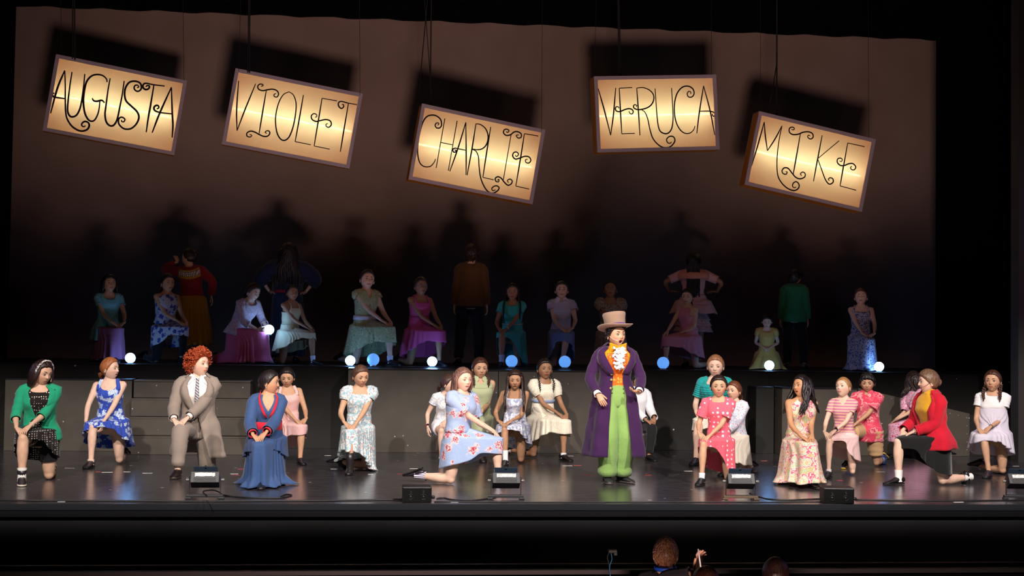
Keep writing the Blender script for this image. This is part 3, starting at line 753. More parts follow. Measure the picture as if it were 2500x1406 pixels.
# --- hair, in head coordinates; each returns verts added to a mesh builder
HL = ([0, 35, 55, 72, 84, 95, 110, 180], [40, 36, 24, 6, -6, -16, -30, -46])   # hairline elevation against azimuth
def hairline(azd, up=0): return math.radians(np.interp(min(azd, 360 - azd), *HL) + up)
def cap(b, vol=.012, part=0, ridge=.0015, up=0, n=56, m=16, freq=26, flat=False, bang=0):
    P = []
    for i in range(m):
        t = i / (m - 1); row = []
        for j in range(n):
            az = 2 * PI * j / n; ad = math.degrees(az)
            fr = min(ad, 360 - ad)
            h = hairline(ad, up - (bang if fr < 50 else bang * max(0, 1 - (fr - 50) / 30)))
            el = PI / 2 - .02 + (h - PI / 2 + .02) * t
            o = vol * min(1, (1 - t) * 7 + .12) + ridge * math.sin(az * freq + t * 3) * min(1, t * 3)
            x, y, z = hp(az, el, o + .002)
            if part and y < .03 and z > .05: z -= .006 * math.exp(-((x - part * .02) / .006) ** 2)
            row.append((x, y, z))
        P.append(row)
    # inner return so that the edge has thickness
    P.append([tuple(np.array(v) * .93) for v in P[-1]])
    b.grid(P, True, True, False)
def strand(b, pts, r0, r1, n=5, wav=0, ph=0, fl=1.7):
    q = catmull(pts, 3); m = len(q); out = []
    for i, v in enumerate(q):
        t = i / (m - 1); v = np.array(v); v[0] += wav * math.sin(t * 11 + ph) * t; v[1] += wav * .6 * math.cos(t * 9 + ph) * t; out.append(v)
    rr = [(r0 + (r1 - r0) * (i / (m - 1)) ** 1.5) for i in range(m)]
    b.tube(out, [(r * fl, r) for r in rr], n, side=(1, .2, 0), round_=False)
def hair_pony(b, rnd, L=.26, at=(0, .085, .01), out=.05, drop=1, thick=.02, sidex=0, cp={}):
    cap(b, **cp); at = np.array(at)
    b.ball(at + (0, .008, 0), (.02, .018, .02), 8)
    for i in range(14):
        a = rnd.uniform(0, 2 * PI); o = np.array([math.cos(a), 0, math.sin(a)]) * thick * rnd.uniform(.3, 1)
        e = at + np.array([sidex, out + .01, -L * rnd.uniform(.85, 1.05)]) + o * 1.1
        strand(b, [at + o * .3, at + np.array([sidex * .4, out, -.02]) + o, at + np.array([sidex * .8, out + .012, -L * .5]) + o * 1.4, e], .0075, .002, wav=.006, ph=i)
def hair_bun(b, rnd, at=(0, .10, .02), r=.032, cp={}):
    cap(b, **cp); b.ball(at, (r, r * .8, r * .9), 10)
    for i in range(5):
        a = i * 1.26; b.tube([np.array(at) + r * .85 * np.array([math.cos(a + t), .25 * math.sin(3 * t), math.sin(a + t)]) for t in np.linspace(0, 2.2, 6)], .008, 5)
def hair_long(b, rnd, L=.34, front=True, wav=.006, vol=.014, rng=(62, 298), n=60, cp={}, y0=.105, rad=.011, spread=1.15):
    cap(b, vol=vol, **cp)
    for i in range(n):
        ad = rng[0] + (rng[1] - rng[0]) * (i + .5) / n; az = math.radians(ad + rnd.uniform(-2, 2)); el = math.radians(rnd.uniform(0, 45))
        if min(ad, 360 - ad) < 85: el = math.radians(rnd.uniform(10, 50))
        p0 = np.array(hp(az, el, vol * .6)); p1 = np.array(hp(az, math.radians(-5), vol + .004)); l = L * rnd.uniform(.86, 1.04)
        fr = min(ad, 360 - ad) < 112 and front
        ye = -.105 - rnd.uniform(0, .03) if fr else y0 + rnd.uniform(0, .02)
        xe = p1[0] * (1.22 if fr else spread)
        p2 = np.array([p1[0] * 1.04, p1[1] * (1 if not fr else 1) + (0.012 if not fr else -.02), -.085]); p3 = np.array([xe, (p2[1] + ye) / 2, -.085 - (l - .085) * .4]); p4 = np.array([xe * .97, ye, -l])
        strand(b, [p0, p1, p2, p3, p4], rad, .003, wav=wav, ph=rnd.uniform(0, 6), fl=1.5)
def hair_braids(b, rnd, L=.22, front=1, cp={}, r=.014):
    cap(b, part=.01, **cp)
    for s in (-1, 1):
        for k in range(int(L / .022)):
            t = k * .022 / L; z = -.03 - k * .022; y = .045 - (.115 * min(1, t * 2) if front else -.03)
            x = s * (.070 + .012 * math.sin(t * 3))
            rr = r * (1 - .35 * t)
            for q in (-1, 1):
                b.ball((x + q * rr * .55, y, z - q * .005), (rr * .9, rr * .85, .016), 7, roty(q * .6))
        b.ball((x, y, z - .02), (rr * .6, rr * .6, .018), 6)
def hair_curly(b, rnd, n=230, vol=.030, cr=.011, cp={}, drop=0):
    cap(b, vol=vol * .55, up=-2, **cp)
    for i in range(n):
        az = rnd.uniform(0, 2 * PI); ad = math.degrees(az); h = hairline(ad, 2); el = h + (PI / 2 - h) * (1 - math.sqrt(rnd.random())) ** .9
        o = vol * rnd.uniform(.6, 1.45); c = np.array(hp(az, el, o)); nn = nrm(c); ax = nrm(np.array([rnd.gauss(0, 1), rnd.gauss(0, 1), rnd.gauss(0, 1)]))
        a = nrm(np.cross(ax, nn)); bb = np.cross(ax, a); R = cr * rnd.uniform(.7, 1.2)
        b.tube([c + a * math.cos(t) * R + bb * math.sin(t) * R + ax * (t / 8 - .5) * .030 for t in np.linspace(0, 8, 11)], .0050, 4, round_=False)
def hair_short(b, rnd, n=170, vol=.012, L=.035, cp={}, down=1, sr=.006):
    cap(b, vol=vol, **cp)
    for i in range(n):
        az = rnd.uniform(0, 2 * PI); ad = math.degrees(az); h = hairline(ad, 0); el = h + (PI / 2 - h) * rnd.random() ** .8
        c = np.array(hp(az, el, vol * .8)); nn = nrm(c); e2 = el - .35; d = nrm(np.array(hp(az + rnd.uniform(-.4, .4), max(e2, h - .22), vol)) - c)
        strand(b, [c - d * .01, c + d * L * .5 + nn * .006, c + d * L + nn * .001], sr, .001, n=4, fl=1.6)
def hair_locs(b, rnd, L=.40, n=34, cp={}, pony=False, rr=.008, y0=.12):
    cap(b, vol=.016, **cp)
    for i in range(n):
        ad = 95 + 170 * (i + .5) / n; az = math.radians(ad)
        p0 = np.array(hp(az, .5, .012)); p1 = np.array(hp(az, 0, .016)); l = L * rnd.uniform(.8, 1.05)
        if pony: p1 = np.array([p1[0] * .35, .118, .02]); xe = p1[0] * 1.7 + rnd.uniform(-.02, .02)
        else: xe = p1[0] * 1.1
        pts = [p0, p1, (xe, y0, -.1), (xe * 1.05, y0 + .01, -l * .7), (xe + rnd.uniform(-.01, .01), y0 + .012, -l)]
        q = catmull(pts, 5); b.tube(q, [rr * (1 + .3 * math.sin(k * 2.4)) for k in range(len(q))], 5, round_=False)

# --- garments
def shell(J, t0, ttop, off=.012, gap=None, n=44, m=16, tail=0, thick=None, flare=0, wrinkle=.003, seed=0, b=None):
    """torso cloth from spine height t0 up to ttop(angle); gap(t) opens the front"""
    b = b or MB(); P = []
    for i in range(m):
        u = i / (m - 1); row = []
        cols = n if gap is None else n + 1
        for j in range(cols):
            if gap is None: a = 2 * PI * j / n
            else: a = None
            tt = ttop if not callable(ttop) else None
            if a is None:
                f = j / n; g0 = gap(t0 + (.44 - t0) * u); a = g0 + (2 * PI - 2 * g0) * f
            aa = ((a + PI) % (2 * PI)) - PI
            top = ttop(aa) if callable(ttop) else ttop
            t = t0 + (top - t0) * u
            wv = wrinkle * (math.sin(a * 5 + t * 40 + seed) + math.sin(a * 3 - t * 55 + seed * 2)) * .5
            fl = flare * max(0, (.12 - t)) * (1 + .35 * math.sin(a * 6 + seed))
            if t < -.13:
                v = J['tp'](a, -.06, off + wv + fl); v = v + J['sp'](-.06)[1] @ np.array([0, 0, t + .06])
            else: v = J['tp'](a, max(t, -.13), off + wv + fl) if t > -.06 else J['tp'](a, -.06, off + wv + fl) + J['sp'](-.06)[1] @ np.array([0, 0, t + .06])
            row.append(v)
        P.append(row)
    b.grid(P, gap is None)
    return b
def neck_fn(front=.40, back=.45, width=.9, top=.462, vee=False, side=None):
    """upper edge of a top: front / back depth of the neckline, half width angle"""
    def f(a):
        x = abs(a)
        if x < width:
            u = x / width; d = u if vee else u * u * u
            return front + (top - front) * d
        if x > PI - width * .8:
            u = (PI - x) / (width * .8); return back + (top - back) * u ** 3
        if side is not None:
            w0 = width + .22; w1 = PI - width * .8 - .22
            if w0 < x < w1: return side
            k = min(1, abs(x - (width if x < PI / 2 else PI - width * .8)) / .22); return top + (side - top) * k
        return top
    return f
def strap(b, J, a0=.75, w=.018, t1=.37, r=.004, tb=.37):
    for s in (-1, 1):
        c, M = J['sp'](.452); x = J['ring'](.40)[0] * .60
        pts = [J['tp'](s * a0, t1, .012), J['tp'](s * a0, .41, .012), c + M @ np.array([s * x, 0, .006]), J['tp'](s * (PI - a0), .41, .012), J['tp'](s * (PI - a0), tb, .012)]
        b.tube(catmull(pts, 4), [(w, r)] * 17, 6, side=(1, 0, 0), round_=False)
def sleeve(b, J, s, L=.35, off=.012, puff=0, g=1, n=12, cuffless=False, start=.0, wob=.03, flare=0):
    S, E, W, d = J['arm'][s]; c, M = J['sp'](.405); inn = c + M @ np.array([s * J['ring'](.40)[0] * .55, 0, .006])
    path = [inn] + bendpath(S, E, W)
    sp_ = path_s(path); s0 = sp_[1]; N = 18; S_ = np.linspace(start, s0 + (1 - s0) * L, N); P = np.array(path); rad = []; pts = []
    for x in S_:
        pts.append(np.array([np.interp(x, sp_, P[:, i]) for i in range(3)])); u = max(0, (x - s0) / (1 - s0))
        r = np.interp(u, *ARM_R) * (J['g'] * .5 + .5) * g + off
        if x < s0: r = .048 * J['g'] + off * .6
        if puff: r += puff * math.sin(PI * min(1, max(0, (x - start) / (S_[-1] - start)))) ** .7
        r += flare * u / max(L, .01) * .5
        rad.append(r)
    rad = [(r * (1 + wob * math.sin(i * 1.9 + s)), r * (1 + wob * math.cos(i * 2.3))) for i, r in enumerate(rad)]
    b.tube(pts, rad, n, caps=False)
    e = pts[-1]; tdir = nrm(pts[-1] - pts[-2])
    b.tube([e - tdir * .010, e + tdir * .004], [rad[-1][0] * 1.05] * 2, n, round_=False, caps=False)
def drape(J, P, tw=.12, hem=.35, hemb=None, flare=.25, folds=14, amp=.035, thigh=1.0, off=.016, n=72, rows=26, trail=None, seed=0, tent=1.0, hemwave=.008, slant=0, b=None, side_in=1.0, minr=0, tuckin=.07, steep=3.2):
    """skirt: hangs from the waist over hips, thighs and knees and falls to the hem"""
    b = b or MB(); hemb = hem if hemb is None else hemb
    c0, M0 = J['sp'](tw); zw = c0[2]; samp = []
    for a in np.linspace(0, 2 * PI, 24, endpoint=False):
        for t in (-.10, -.06, -.02, .03): samp.append((J['tp'](a, t, off), 0))
    for s in (-1, 1):
        h, k, an, fd, fu = J['leg'][s]; r0, r1 = .088 * J['g'], .060 * J['g']
        path = [(h, k, r0, r1, thigh if s == P.get('side', -1) or P['pose'] != 'kneel' else 1.0)]
        if P['pose'] != 'kneel' or s != P.get('side', -1) or tent > 1 or hem < .25: path.append((k, an, r1, .045, 1))
        if (P['pose'] == 'kneel' and s != P.get('side', -1)) or P['pose'] == 'kneel2':
            path = path[:1] if not trail else path
        for (p, q, ra, rb, fr) in path:
            for t in np.linspace(0, fr, 7):
                c = p + (q - p) * t; r = (ra + (rb - ra) * t)
                for a in np.linspace(0, 2 * PI, 10, endpoint=False): samp.append((c + np.array([math.cos(a) * (r + off), math.sin(a) * (r + off), 0]), r))
                samp.append((c + np.array([0, 0, r * .9]), 0))
    S = np.array([s[0] for s in samp]); Rr = np.array([s[1] for s in samp])
    th = np.linspace(0, 2 * PI, n, endpoint=False)
    cend = np.array([(J['leg'][1][1][0] + J['leg'][-1][1][0]) / 2 * .6 + J['hip'][1][0] * .2 + J['hip'][-1][0] * .2, J['K'][1] * .42 if P['pose'] == 'kneel' else c0[1]])
    zs = np.linspace(zw, min(hem, hemb) - .03, 30); Rz = []; Cz = []; prev = None
    for z in zs:
        f = max(0, min(1, (zw - z) / .22)); f = f * f * (3 - 2 * f); cc = c0[:2] * (1 - f) + cend * f
        ring = np.array([J['tp'](a, tw, off)[:2] for a in np.linspace(0, 2 * PI, 20, endpoint=False)])
        sel = S[S[:, 2] + Rr * .8 >= z][:, :2]; Q = np.vstack([ring, sel]) if len(sel) else ring
        D = Q - cc; ph = np.linspace(0, 2 * PI, 90, endpoint=False); E = np.stack([np.sin(ph), -np.cos(ph)], 1); Hs = (D @ E.T).max(0)
        r = []
        for a in th:
            dd = np.cos(a - ph); ok = dd > .12; r.append((Hs[ok] / dd[ok]).min())
        Rz.append(r); Cz.append(cc)
    Rz = np.array(Rz); Cz = np.array(Cz); dz_ = zs[0] - zs[1]
    for i in range(len(Rz) - 2, -1, -1): Rz[i] = np.maximum(Rz[i], Rz[i + 1] - steep * dz_)
    Rz[0] = np.minimum(Rz[0], np.array([np.linalg.norm(J['tp'](2 * PI * j / n, tw, off)[:2] - c0[:2]) for j in range(n)]) * 1.02 + .004)
    # soften the angle profile
    Rz = (Rz + np.roll(Rz, 1, 1) + np.roll(Rz, -1, 1)) / 3
    zr = zs[::-1]; G = []; rnd = random.Random(seed + 5); phs = [rnd.uniform(0, 6) for _ in range(4)]
    sd = P.get('side', -1)
    for i in range(rows):
        u = i / (rows - 1); row = []
        for j, a in enumerate(th):
            fb = (1 - math.cos(a)) / 2   # 0 front 1 back
            hz = hem + (hemb - hem) * fb + slant * math.sin(a) * sd + hemwave * math.sin(a * folds * .5 + phs[0])
            z = zw + (hz - zw) * u
            r = np.interp(z, zr, Rz[::-1, j]); cx = np.interp(z, zr, Cz[::-1, 0]); cy = np.interp(z, zr, Cz[::-1, 1])
            dep = max(0, zw - z); fl = flare * dep * .5; 
            A = amp * min(1, dep / .45) * (.35 + .65 * u)
            fo = A * (math.sin(folds * a + phs[1] + 1.2 * math.sin(2 * a + phs[2])) * .6 + .4 * math.sin(folds * .57 * a * 2 + phs[3]))
            kd = max(0, min(1, (.50 - z) / .30)); rr = r * (1 - .04 * u - (0 if min(hem, hemb) < .03 and hem < .15 else tuckin) * kd * max(0, math.cos(a)) ** .5) + fl + fo
            if trail and z < .14:
                k = (1 - z / .14) ** 2; rr += trail * k * (.5 + .5 * math.sin(a * 5 + phs[2]))
            rr = max(rr, minr)
            row.append((cx + rr * math.sin(a), cy - rr * math.cos(a), max(z, .006 + .004 * math.sin(a * 9))))
        G.append(row)
    b.grid(G, True)
    return b
def waistband(b, J, t0, t1, off=.016, n=36, bulge=.004):
    P = [[J['tp'](2 * PI * j / n, t, off + o) for j in range(n)] for t, o in ((t0, 0), (t0, bulge), ((t0 + t1) / 2, bulge), (t1, bulge), (t1, 0))]
    b.grid(P, True); return b
def trousers(J, P, L=1.0, off=.014, wide=0, n=16, tw=.08, wob=.05):
    b = MB(); N = 36
    b.grid([[J['tp'](2 * PI * j / N, t, off * .9) for j in range(N)] for t in np.linspace(-.12, tw, 9)], True, True, False)
    for s in (-1, 1):
        h, k, a, fd, fu = J['leg'][s]; path = bendpath(h + np.array([0, 0, .02]), k + nrm(k - (h + a) / 2) * .006, a, .15)
        limb(b, path, LEG_R, J['g'], (lambda x: off + wide * max(0, x - .3) + .008 * math.exp(-((x - .51) / .06) ** 2)), n, upto=L, caps=True, wob=wob, round_=False)
    return b
def shoe(a, d, up, kind='flat', sc=1.0):
    d = nrm(d); up = np.asarray(up, float); up = nrm(up - d * np.dot(up, d)); sd = np.cross(d, up); b = MB(); q = lambda f, x, z: a + (d * f + sd * x + up * z) * sc
    h = -.058
    R = [(-.062, .020, -.020, .030), (-.054, .033, .004, .044), (-.02, .038, .016, .052), (.02, .038, .012, .048), (.055, .038, -.006, .036), (.095, .042, -.024, .027), (.135, .042, -.036, .021), (.165, .032, -.044, .016), (.182, .014, -.053, .009)]
    b.tube([q(f, 0, (h + zt) / 2 + .0) for f, w_, zt, _ in R], [(w_ * sc, (zt - h) / 2 * sc) for f, w_, zt, _ in R], 12, side=sd, round_=False)
    if kind in ('boot', 'high'):
        hh = .16 if kind == 'boot' else .07
        b.tube([q(-.012, 0, -.05), q(-.010, 0, .0), q(-.006, 0, hh * .5), q(0, 0, hh)], [(.040 * sc, .047 * sc), (.041 * sc, .046 * sc), (.043 * sc, .047 * sc), (.047 * sc, .050 * sc)], 12, side=sd, round_=False, caps=True)
    return b, q
def sole(q, sd, sc, t=.014, kind=0):
    b = MB(); R = [(-.063, .018), (-.055, .031), (-.02, .034), (.04, .035), (.09, .043), (.135, .044), (.168, .033), (.184, .014)]
    top = [q(f, w_, -.056) for f, w_ in R] + [q(f, -w_, -.056) for f, w_ in R[::-1]]; bot = [q(f, w_, -.056 - t) for f, w_ in R] + [q(f, -w_, -.056 - t) for f, w_ in R[::-1]]
    n = len(top); b.add(top + bot, [tuple(range(n)), tuple(range(2 * n - 1, n - 1, -1))] + [(i + n, (i + 1) % n + n, (i + 1) % n, i) for i in range(n)])
    return b

SK = dict(pale=(.78, .50, .38), fair=(.70, .42, .29), tan=(.55, .30, .18), brown=(.36, .18, .10), dark=(.16, .075, .045), warm=(.62, .35, .22))
root_ctx = {}
def person(anchor, yaw, clothes, label, group, pose='kneel', skin='fair', hair=None, head=(0, 0, 0), base_z=0.0, fine=True, shoes=('flat', '15151a'), socks=None, extra=None, k=None, depth=None, face={}, shod=(1, 1), seed=None, **kw):
    px, py, top = anchor
    g0 = at_z(px, py, base_z) if depth is None else Vector((at_y(px, py, depth).x, depth, base_z))
    sd = kw.get('side', -1); P = dict(kw); P['pose'] = pose; P['side'] = sd
    J = skeleton(P); rnd = random.Random(seed or int(px * 7 + py))
    al = math.atan2(g0.x, g0.y); yw = math.radians(yaw) - al
    hy = math.radians(head[0] - yaw); hpitch = math.radians(head[1]); ht = math.radians(head[2])
    HM = rotz(hy) @ rotx(hpitch) @ roty(ht)
    c, M = J['sp'](.515); HS = P.get('hs', 1.14); HC = c + HM @ np.array([0, -.012, .052])
    crown = HC[2] + .118 * HS; J['crown'] = crown
    if k is None:
        fy = g0.y + (rotz(yw) @ HC)[1]
        ztop = at_y(px, top, fy).z - base_z; k = ztop / crown
    root = empty('person', g0, yw, label, 'person', group); root.scale = (k, k, k)
    lo = not fine
    sk = np.array(SK[skin]) if isinstance(skin, str) else np.array(skin)
    # body: limbs and trunk grown into one surface
    b = MB(); g = J['g']
    b.grid([[J['tp'](2 * PI * j / 24, t, -.002) for j in range(24)] for t in np.linspace(-.13, .58, 26)], True, True, True)
    for s in (-1, 1):
        c1, M1 = J['sp'](.40); b.tube([c1 + M1 @ np.array([s * .05, 0, 0]), J['sh'][s]], [.046 * g, .047 * (.5 + .5 * g)], 10)
        S, E, W, d = J['arm'][s]; limb(b, bendpath(S, E, W, .18), ARM_R, .5 + .5 * g, n=10)
        h, kn, an, fd, fu = J['leg'][s]; limb(b, bendpath(h, kn, an, .16), LEG_R, g, n=12)
        b.ball(kn + nrm(kn - (h + an) / 2) * .001, .046 * g, 10)
        cf = nrm(an - kn); 
        b.tube([an - fd * .03 - np.asarray(fu) * .02, an + fd * .05 - np.asarray(fu) * .032, an + fd * .13 - np.asarray(fu) * .042], [(.022, .020), (.024, .016), (.024, .010)], 8, side=np.cross(fd, fu))
    me = b.mesh('tmp'); o = bpy.data.objects.new('tmp', me); COL.objects.link(o)
    rm = o.modifiers.new('r', 'REMESH'); rm.mode = 'VOXEL'; rm.voxel_size = .0125 if fine else .016; rm.use_smooth_shade = True
    sm = o.modifiers.new('s', 'SMOOTH'); sm.factor = .5; sm.iterations = 5 if fine else 3
    dg = bpy.context.evaluated_depsgraph_get(); m2 = bpy.data.meshes.new_from_object(o.evaluated_get(dg))
    nv = len(m2.vertices); V = np.empty(nv * 3); m2.vertices.foreach_get('co', V); V = V.reshape(-1, 3)
    nl = len(m2.loops); LI = np.empty(nl, int); m2.loops.foreach_get('vertex_index', LI); F = []
    for p_ in m2.polygons: F.append(tuple(LI[p_.loop_start:p_.loop_start + p_.loop_total]))
    bpy.data.objects.remove(o); bpy.data.meshes.remove(me); bpy.data.meshes.remove(m2)
    B = MB(); C = np.tile(sk, (nv, 1))
    C *= (1 + .05 * np.sin(V[:, :1] * 90) * np.sin(V[:, 2:] * 70))
    B.add(V, F, C)
    for s in (-1, 1):
        S, E, W, d = J['arm'][s]; up = P.get('palm', {}).get(s, (0, -.25, 1) if d[2] > -.75 else (s * 1, -.2, 0))
        hand(B, W, d, s, up=up, curl=P.get('curl', {}).get(s, .38), sc=.94, col=sk * .98)
    H = MB(); head_mesh(H, sk, .95 if fine else .62, **face)
    for v, c_ in zip(H.v, H.c): pass
    HM = HM * HS
    HV = np.concatenate(H.v) @ HM.T + HC; B.add(HV, H.f, np.concatenate(H.c))
    B.obj('body', skin_mat(), root, True, colors=True)
    # hair
    if hair:
        kind, hc, ha = (tuple(hair) + ({},))[:3]
        hb = MB(); {'pony': hair_pony, 'bun': hair_bun, 'long': hair_long, 'braids': hair_braids, 'curly': hair_curly, 'short': hair_short, 'locs': hair_locs}[kind](hb, rnd, **ha)
        # fall with gravity: lower strands stay vertical in person space
        HVb = np.concatenate(hb.v); W_ = HVb @ HM.T; low = np.clip((-.03 - HVb[:, 2:]) / .10, 0, 1)
        G = HVb @ rotz(hy * P.get('hairturn', .5)).T * HS
        off0 = np.array([0, 0, 0.])
        W_ = W_ * (1 - low) + (G + (HM @ np.array([0, 0, -.03]) - np.array([0, 0, -.03]))) * low
        h2 = MB(); h2.add(W_ + HC, hb.f); h2.obj('hair', hair_mat(hc), root, True)
    # shoes and socks
    for s, on in zip((-1, 1), shod):
        h, kn, an, fd, fu = J['leg'][s]
        if on:
            sb, q = shoe(an, fd, fu, shoes[0] if shoes[0] in ('boot', 'high') else 'flat')
            so = sb.obj('shoe', plain('shoe_' + shoes[1], shoes[1], .35, spec=.5), root)
            sc_ = shoes[2] if len(shoes) > 2 else '0b0b0d'
            sole(q, s, 1).obj('sole', plain('sole_' + sc_, sc_, .6), so, False, bevel=.002)
            if fine:
                lb = MB(); 
                for f in (.03, .05, .07): lb.tube([q(f, -.020, -.006 - (f - .03) * .55), q(f, 0, .012 - (f - .03) * .6), q(f, .020, -.006 - (f - .03) * .55)], .0022, 5)
                lb.obj('laces', plain('lace_' + (shoes[3] if len(shoes) > 3 else '26262c'), shoes[3] if len(shoes) > 3 else '26262c', .7), so)
        if socks:
            kb = MB(); dl = nrm(kn - an); kind = socks[0]; hh = socks[1]
            limb(kb, [an - dl * .045, an, an + dl * hh], ([0, .4, .6, 1], [.036, .036, .037, .037 + .05 * hh]), g, n=12, caps=False)
            kb.obj('sock', fabric(*kind) if isinstance(kind, tuple) else fabric('solid', (kind,)), root)
    ctx = dict(J=J, P=P, root=root, HM=HM, HC=HC, k=k, rnd=rnd, yw=yw, g0=g0)
    root_ctx[root.name] = ctx
    for c_ in clothes: c_(ctx)
    if extra: 
        for e_ in extra: e_(ctx)
    return root

# garment makers used in the list of people: each returns a function(ctx)
def dress(mat, front=.38, back=.43, width=.85, vee=False, sl=0, puff=0, side=None, hem=.36, hemb=None, flare=.3, folds=14, amp=.03, thigh=1.0, waist=.15, straps=None, trail=None, slant=0, name='dress', label=None, off=.013, skirtmat=None, soff=.012, smat=None, sleeves=(1, 1), top=None, sflare=0, tiers=0, wrinkle=.003, rows=26):
    def f(c):
        J = c['J']; b = MB(); tp_ = top if top is not None else (.405 if straps and width < .9 else .453)
        shell(J, waist - .03, neck_fn(front, back, width, tp_, vee, side), off, b=b, seed=3, wrinkle=wrinkle)
        if straps: strap(b, J, *straps)
        if sl and not smat:
            for s, on in zip((-1, 1), sleeves):
                if on: sleeve(b, J, s, sl, soff, puff, flare=sflare)
        if skirtmat is None: drape(J, c['P'], waist, hem, hemb, flare, folds, amp, thigh, trail=trail, slant=slant, b=b, seed=len(J), rows=rows)
        o = b.obj(name, mat, c['root'], label=label, solid=.003)
        if sl and smat:
            for s, on in zip((-1, 1), sleeves):
                if on: b = MB(); sleeve(b, J, s, sl, soff, puff); b.obj('sleeve', smat, c['root'])
        if skirtmat is not None:
            b = MB(); drape(J, c['P'], waist, hem, hemb, flare, folds, amp, thigh, trail=trail, slant=slant, b=b, seed=len(J), off=.019); b.obj('skirt', skirtmat, c['root'], solid=.003)
        if tiers:
            for q in range(tiers): pass
    return f
def top(mat, t0=-.02, front=.41, back=.44, width=.8, vee=False, sl=.3, puff=0, side=None, name='shirt', label=None, off=.014, gap=None, soff=.012, flare=0, topz=.455, wrinkle=.004, straps=None, sflare=0, collar=None):
    def f(c):
        J = c['J']; b = MB(); shell(J, t0, neck_fn(front, back, width, topz, vee, side), off, gap=gap, b=b, flare=flare, wrinkle=wrinkle, m=22)
        if straps: strap(b, J, *straps)
        if sl:
            for s in (-1, 1): sleeve(b, J, s, sl, soff, puff, flare=sflare)
        o = b.obj(name, mat, c['root'], label=label, solid=.003)
        if collar:
            for s in (-1, 1):
                q = MB(); p = [J['tp'](s * a, t, o_) for a, t, o_ in ((.15, .445, .016), (.45, .395, .020), (1.0, .44, .018), (1.9, .465, .016), (2.9, .475, .014), (2.6, .49, .012), (1.2, .485, .012), (.3, .475, .012))]
                q.add(p, [(0, 1, 2, 7), (2, 3, 6, 7), (3, 4, 5, 6)]); q.obj('collar', collar, c['root'], False, solid=.004)
    return f
def skirt(mat, waist=.10, hem=.36, hemb=None, flare=.3, folds=14, amp=.03, thigh=1.0, trail=None, slant=0, name='skirt', label=None, off=.016, band=None):
    def f(c):
        b = MB(); drape(c['J'], c['P'], waist, hem, hemb, flare, folds, amp, thigh, trail=trail, slant=slant, b=b, off=off, seed=int(hem * 100)); b.obj(name, mat, c['root'], label=label, solid=.003)
        if band: b = MB(); waistband(b, c['J'], waist - .02, waist + .02, off + .002); b.obj('waistband', band, c['root'])
    return f
def pants(mat, L=.97, off=.014, wide=0, name='trousers', label=None, wob=.05, tw=.09):
    def f(c): trousers(c['J'], c['P'], L, off, wide, tw=tw, wob=wob).obj(name, mat, c['root'], label=label)
    return f
def sash(mat, t0, t1, name='sash', off=.02, label=None):
    def f(c): b = MB(); waistband(b, c['J'], t0, t1, off, bulge=.006); b.obj(name, mat, c['root'], label=label, solid=.003)
    return f
def jacket(mat, t0=-.20, stop=.16, sl=.92, label=None, name='jacket', open_top=.75, open_low=.5, off=.030, soff=.020, lapel=None, flare=.25, buttons=None, collar=True, ttop=.468, lw=.62, liner=None, skirt=None, nbut=2, wr=.005):
    """open fronted jacket: the front edges meet at spine height 'stop' and part above and below"""
    def gapf(t):
        if t >= stop: return .02 + open_top * ((t - stop) / max(.01, .44 - stop)) ** .8
        return .02 + open_low * ((stop - t) / max(.01, stop - t0)) ** 1.1
    def f(c):
        J = c['J']; b = MB(); shell(J, t0, neck_fn(ttop - .004, ttop - .004, .6, ttop), off, gap=gapf, b=b, flare=flare, wrinkle=wr, m=26, n=48)
        for s in (-1, 1): sleeve(b, J, s, sl, soff, 0, n=14, wob=.05)
        o = b.obj(name, mat, c['root'], label=label, solid=.005)
        if lapel:
            for s in (-1, 1):
                q = MB(); rows = []
                for u in np.linspace(0, 1, 9):
                    t = stop + (.455 - stop) * u; g0 = gapf(t); wd = lw * (math.sin(PI * min(1, u * 1.05)) ** .7 * .75 + .12) * (1.0 if u < .8 else .8)
                    rows.append([J['tp'](s * (g0 - .02), t, off + .004), J['tp'](s * (g0 + wd * .5), t, off + .013), J['tp'](s * (g0 + wd), t - .005, off + .008)])
                q.grid(rows, False); q.obj('lapel', lapel, o, True, solid=.004)
            if collar:
                q = MB(); rows = []
                for a in np.linspace(-2.55, 2.55, 21):
                    aa = PI + a * .82; rows.append([J['tp'](aa, .450, off + .006), J['tp'](aa, .474, off + .002), J['tp'](aa, .49, off - .008)])
                q.grid(rows, False); q.obj('collar', lapel, o, True, solid=.005)
        if buttons:
            for i in range(nbut):
                p = J['tp'](.10 * (1 if i % 1 == 0 else -1), stop - .035 * (i - .3) - .01, off + .006); nn = J['sp'](stop)[1]
                q = MB(); q.tube([p + nn @ np.array([0, .004, 0]), p + nn @ np.array([0, -.005, 0])], .011, 12, round_=False); q.obj('button', plain('button_' + buttons, buttons, .3), o)
    return f
def on_head(fn):
    def f(c): 
        b = MB(); nm, mt = fn(b); V = np.concatenate(b.v) @ c['HM'].T + c['HC']; b2 = MB(); b2.add(V, b.f); b2.obj(nm, mt, c['root'])
    return f
def glasses():
    def fn(b):
        for s in (-1, 1):
            b.tube([np.array([s * .031 + .021 * math.cos(t), -.088 + abs(math.cos(t)) * .004, .004 + .017 * math.sin(t)]) for t in np.linspace(0, 2 * PI, 15)], .0018, 5, round_=False)
            b.tube([(s * .052, -.086, .006), (s * .073, -.06, .008), (s * .078, .01, .004)], .0016, 5)
        b.tube([(-.010, -.094, .006), (0, -.097, .008), (.010, -.094, .006)], .0016, 5)
        return 'glasses', plain('glasses_frame', '8a8c96', .2, .8)
    return on_head(fn)
